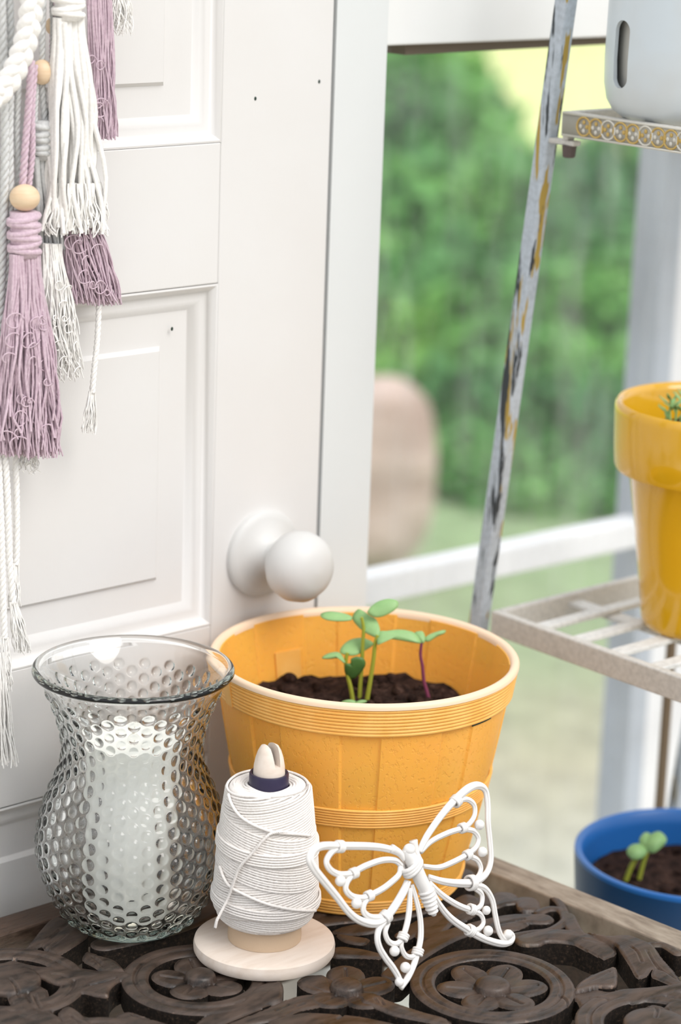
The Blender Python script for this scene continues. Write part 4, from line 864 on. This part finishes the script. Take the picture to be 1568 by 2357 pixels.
# cords at the back, left group's shade painted in as grey cotton
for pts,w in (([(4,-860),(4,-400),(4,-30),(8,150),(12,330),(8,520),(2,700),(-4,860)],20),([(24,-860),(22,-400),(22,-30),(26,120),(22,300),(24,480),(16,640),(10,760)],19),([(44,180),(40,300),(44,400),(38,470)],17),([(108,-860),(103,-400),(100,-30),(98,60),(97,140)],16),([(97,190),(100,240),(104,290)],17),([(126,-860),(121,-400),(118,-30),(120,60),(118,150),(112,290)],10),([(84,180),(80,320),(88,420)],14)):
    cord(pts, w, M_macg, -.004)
cord([(134,-860),(129,-400),(125,-30),(120,90),(118,200),(110,330)], 13, M_lil, -.010)
cord([(72,140),(66,240),(58,340),(52,430)], 18, M_lil, .004); cord([(80,150),(74,250),(74,350),(66,430)], 16, M_lil, .003)
# knot of cord and its tassel, shade painted in as grey, behind the white one
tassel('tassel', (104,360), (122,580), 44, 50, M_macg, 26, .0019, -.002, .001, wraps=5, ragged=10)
tassel('tassel', (120,560), (160,880), 40, 62, M_mac, 150, .0007, .001, .0045, ragged=90, curl=14, bow=-8, midw=60)
tassel('tassel', (228,-20), (240,322), 52, 50, M_lil, 170, .0008, -.002, .002, ragged=24, curl=6, label='lilac tassel')
tassel('tassel', (268,-60), (285,85), 30, 46, M_mac, 60, .0006, -.004, .003, ragged=50)
tassel('tassel', (165,430), (228,702), 60, 100, M_lil, 230, .0008, -.001, .003, ragged=22, curl=12, label='lilac tassel')
tassel('tassel', (158,40), (176,540), 62, 128, M_mac, 60, .0026, .006, .004, wraps=3, ragged=40, depth=.5, midw=104)
tassel('tassel', (176,420), (180,545), 110, 140, M_mac, 140, .0008, .006, .003, ragged=40, depth=.4)
tassel('tassel', (57,585), (68,1050), 64, 132, M_lil, 420, .0009, .008, .0035, wraps=6, ragged=30, curl=26, midw=112, label='lilac tassel below the large bead')
tassel('tassel', (57,585), (60,1010), 64, 120, M_lil, 90, .0014, .010, .0055, ragged=60, midw=100, label='lilac tassel below the large bead')
bead(57,455,35,.008); bead(97,166,25,-.002,1.15); bead(120,60,16,-.008,1.2)
# twisted cords hanging below
cord([(228,700),(224,780),(216,860),(212,905)], 15, M_mac, 0.0); tassel('frayed_end', (212,900), (203,1000), 15, 34, M_mac, 50, .0005, 0, .0012, ragged=16)
cord([(12,1040),(18,1160),(22,1290),(30,1390)], 17, M_mac, .004); tassel('frayed_end', (30,1385), (56,1505), 17, 36, M_mac, 50, .0006, .004, .0015, ragged=24)
cord([(36,1040),(38,1150),(38,1260),(36,1300)], 17, M_mac, .001); tassel('frayed_end', (36,1295), (34,1400), 17, 24, M_mac, 40, .0006, .001, .0015, ragged=24)
cord([(-4,1040),(2,1200),(6,1340),(10,1470)], 17, M_mac, .002); tassel('frayed_end', (10,1465), (12,1600), 17, 32, M_mac, 40, .0006, .002, .002, ragged=30); tassel('frayed_end', (-4,1500), (14,1765), 26, 42, M_mac, 60, .0007, .003, .002, ragged=40)
tassel('fringe', (60,1030), (58,1090), 40, 50, M_mac, 40, .0006, .0, .003, ragged=30)
cord([(160,-860),(158,-400),(157,-10)], 22, M_mac, .006); cord([(222,-860),(224,-400),(227,-15)], 18, M_lil, -.002); cord([(268,-860),(268,-400),(268,-55)], 16, M_mac, -.004)
# chunky braid
def braid(path, w, o):
    P = cr([hp(x,y,o) for x,y in path],40); n = len(P); s = np.concatenate([[0],np.cumsum(np.linalg.norm(np.diff(P,axis=0),axis=1))]); T_ = np.gradient(P,axis=0); T_ /= np.linalg.norm(T_,axis=1,keepdims=True); side = np.cross(T_,A(0,-1,0)); side /= np.linalg.norm(side,axis=1,keepdims=True)
    W = w*PXM; per = W*1.9; m = MB()
    for k in range(3):
        ph_ = s/per*2*PI+k*2*PI/3; Q = P+side*(W*.30*np.sin(ph_))[:,None]+A(0,-1,0)*(W*.17*np.sin(2*ph_))[:,None]; m.tube(Q, W*.27, 10)
    m.build('braid', M_mac, mh, ang=None)
braid([(96,-860),(90,-420),(80,-60),(74,0),(64,75),(46,135),(24,180),(0,212),(-30,235)], 50, .014)
rodm = MB().tube([(-.42,.004,1.62),(.05,.004,1.62)], .008, 12).build('hanging_rod', M_bead, mh)
# ------------------------------------------------------------------ light
wd = bpy.data.worlds.new('sky'); SC.world = wd; wd.use_nodes = True; nt = wd.node_tree; bg = nt.nodes['Background']
tcn = nt.nodes.new('ShaderNodeTexCoord'); sx = nt.nodes.new('ShaderNodeSeparateXYZ'); rp_ = nt.nodes.new('ShaderNodeValToRGB'); mr = nt.nodes.new('ShaderNodeMapRange')
nt.links.new(tcn.outputs['Generated'], sx.inputs[0]); nt.links.new(sx.outputs['Z'], mr.inputs[0]); mr.inputs[1].default_value = -1; mr.inputs[2].default_value = 1; nt.links.new(mr.outputs[0], rp_.inputs[0])
e = rp_.color_ramp.elements; e[0].position = .44; e[0].color = (.40,.37,.33,1); e[1].position = .54; e[1].color = (.70,.73,.77,1); e2 = e.new(.80); e2.color = (1.18,1.21,1.26,1)
nt.links.new(rp_.outputs[0], bg.inputs['Color']); bg.inputs['Strength'].default_value = 1.12
sl = bpy.data.lights.new('sun', 'SUN'); sl.energy = 2.0; sl.color = (1,.96,.91); sl.angle = math.radians(34); so = bpy.data.objects.new('sun', sl); COL.objects.link(so)
sd_ = A(.08,-.69,.72); so.rotation_euler = Vector(-sd_).to_track_quat('-Z','Y').to_euler()
so.location = (1.5,-2.5,3)
vs = SC.view_settings; SC.display_settings.display_device = 'sRGB'; vs.view_transform = 'Standard'; vs.look = 'None'; vs.gamma = 1; vs.exposure = 0.0; vs.use_curve_mapping = False
SC.cycles.use_denoising = True; SC.cycles.use_adaptive_sampling = True; SC.cycles.adaptive_threshold = .015; SC.cycles.max_bounces = 16; SC.cycles.transmission_bounces = 14; SC.cycles.transparent_max_bounces = 16
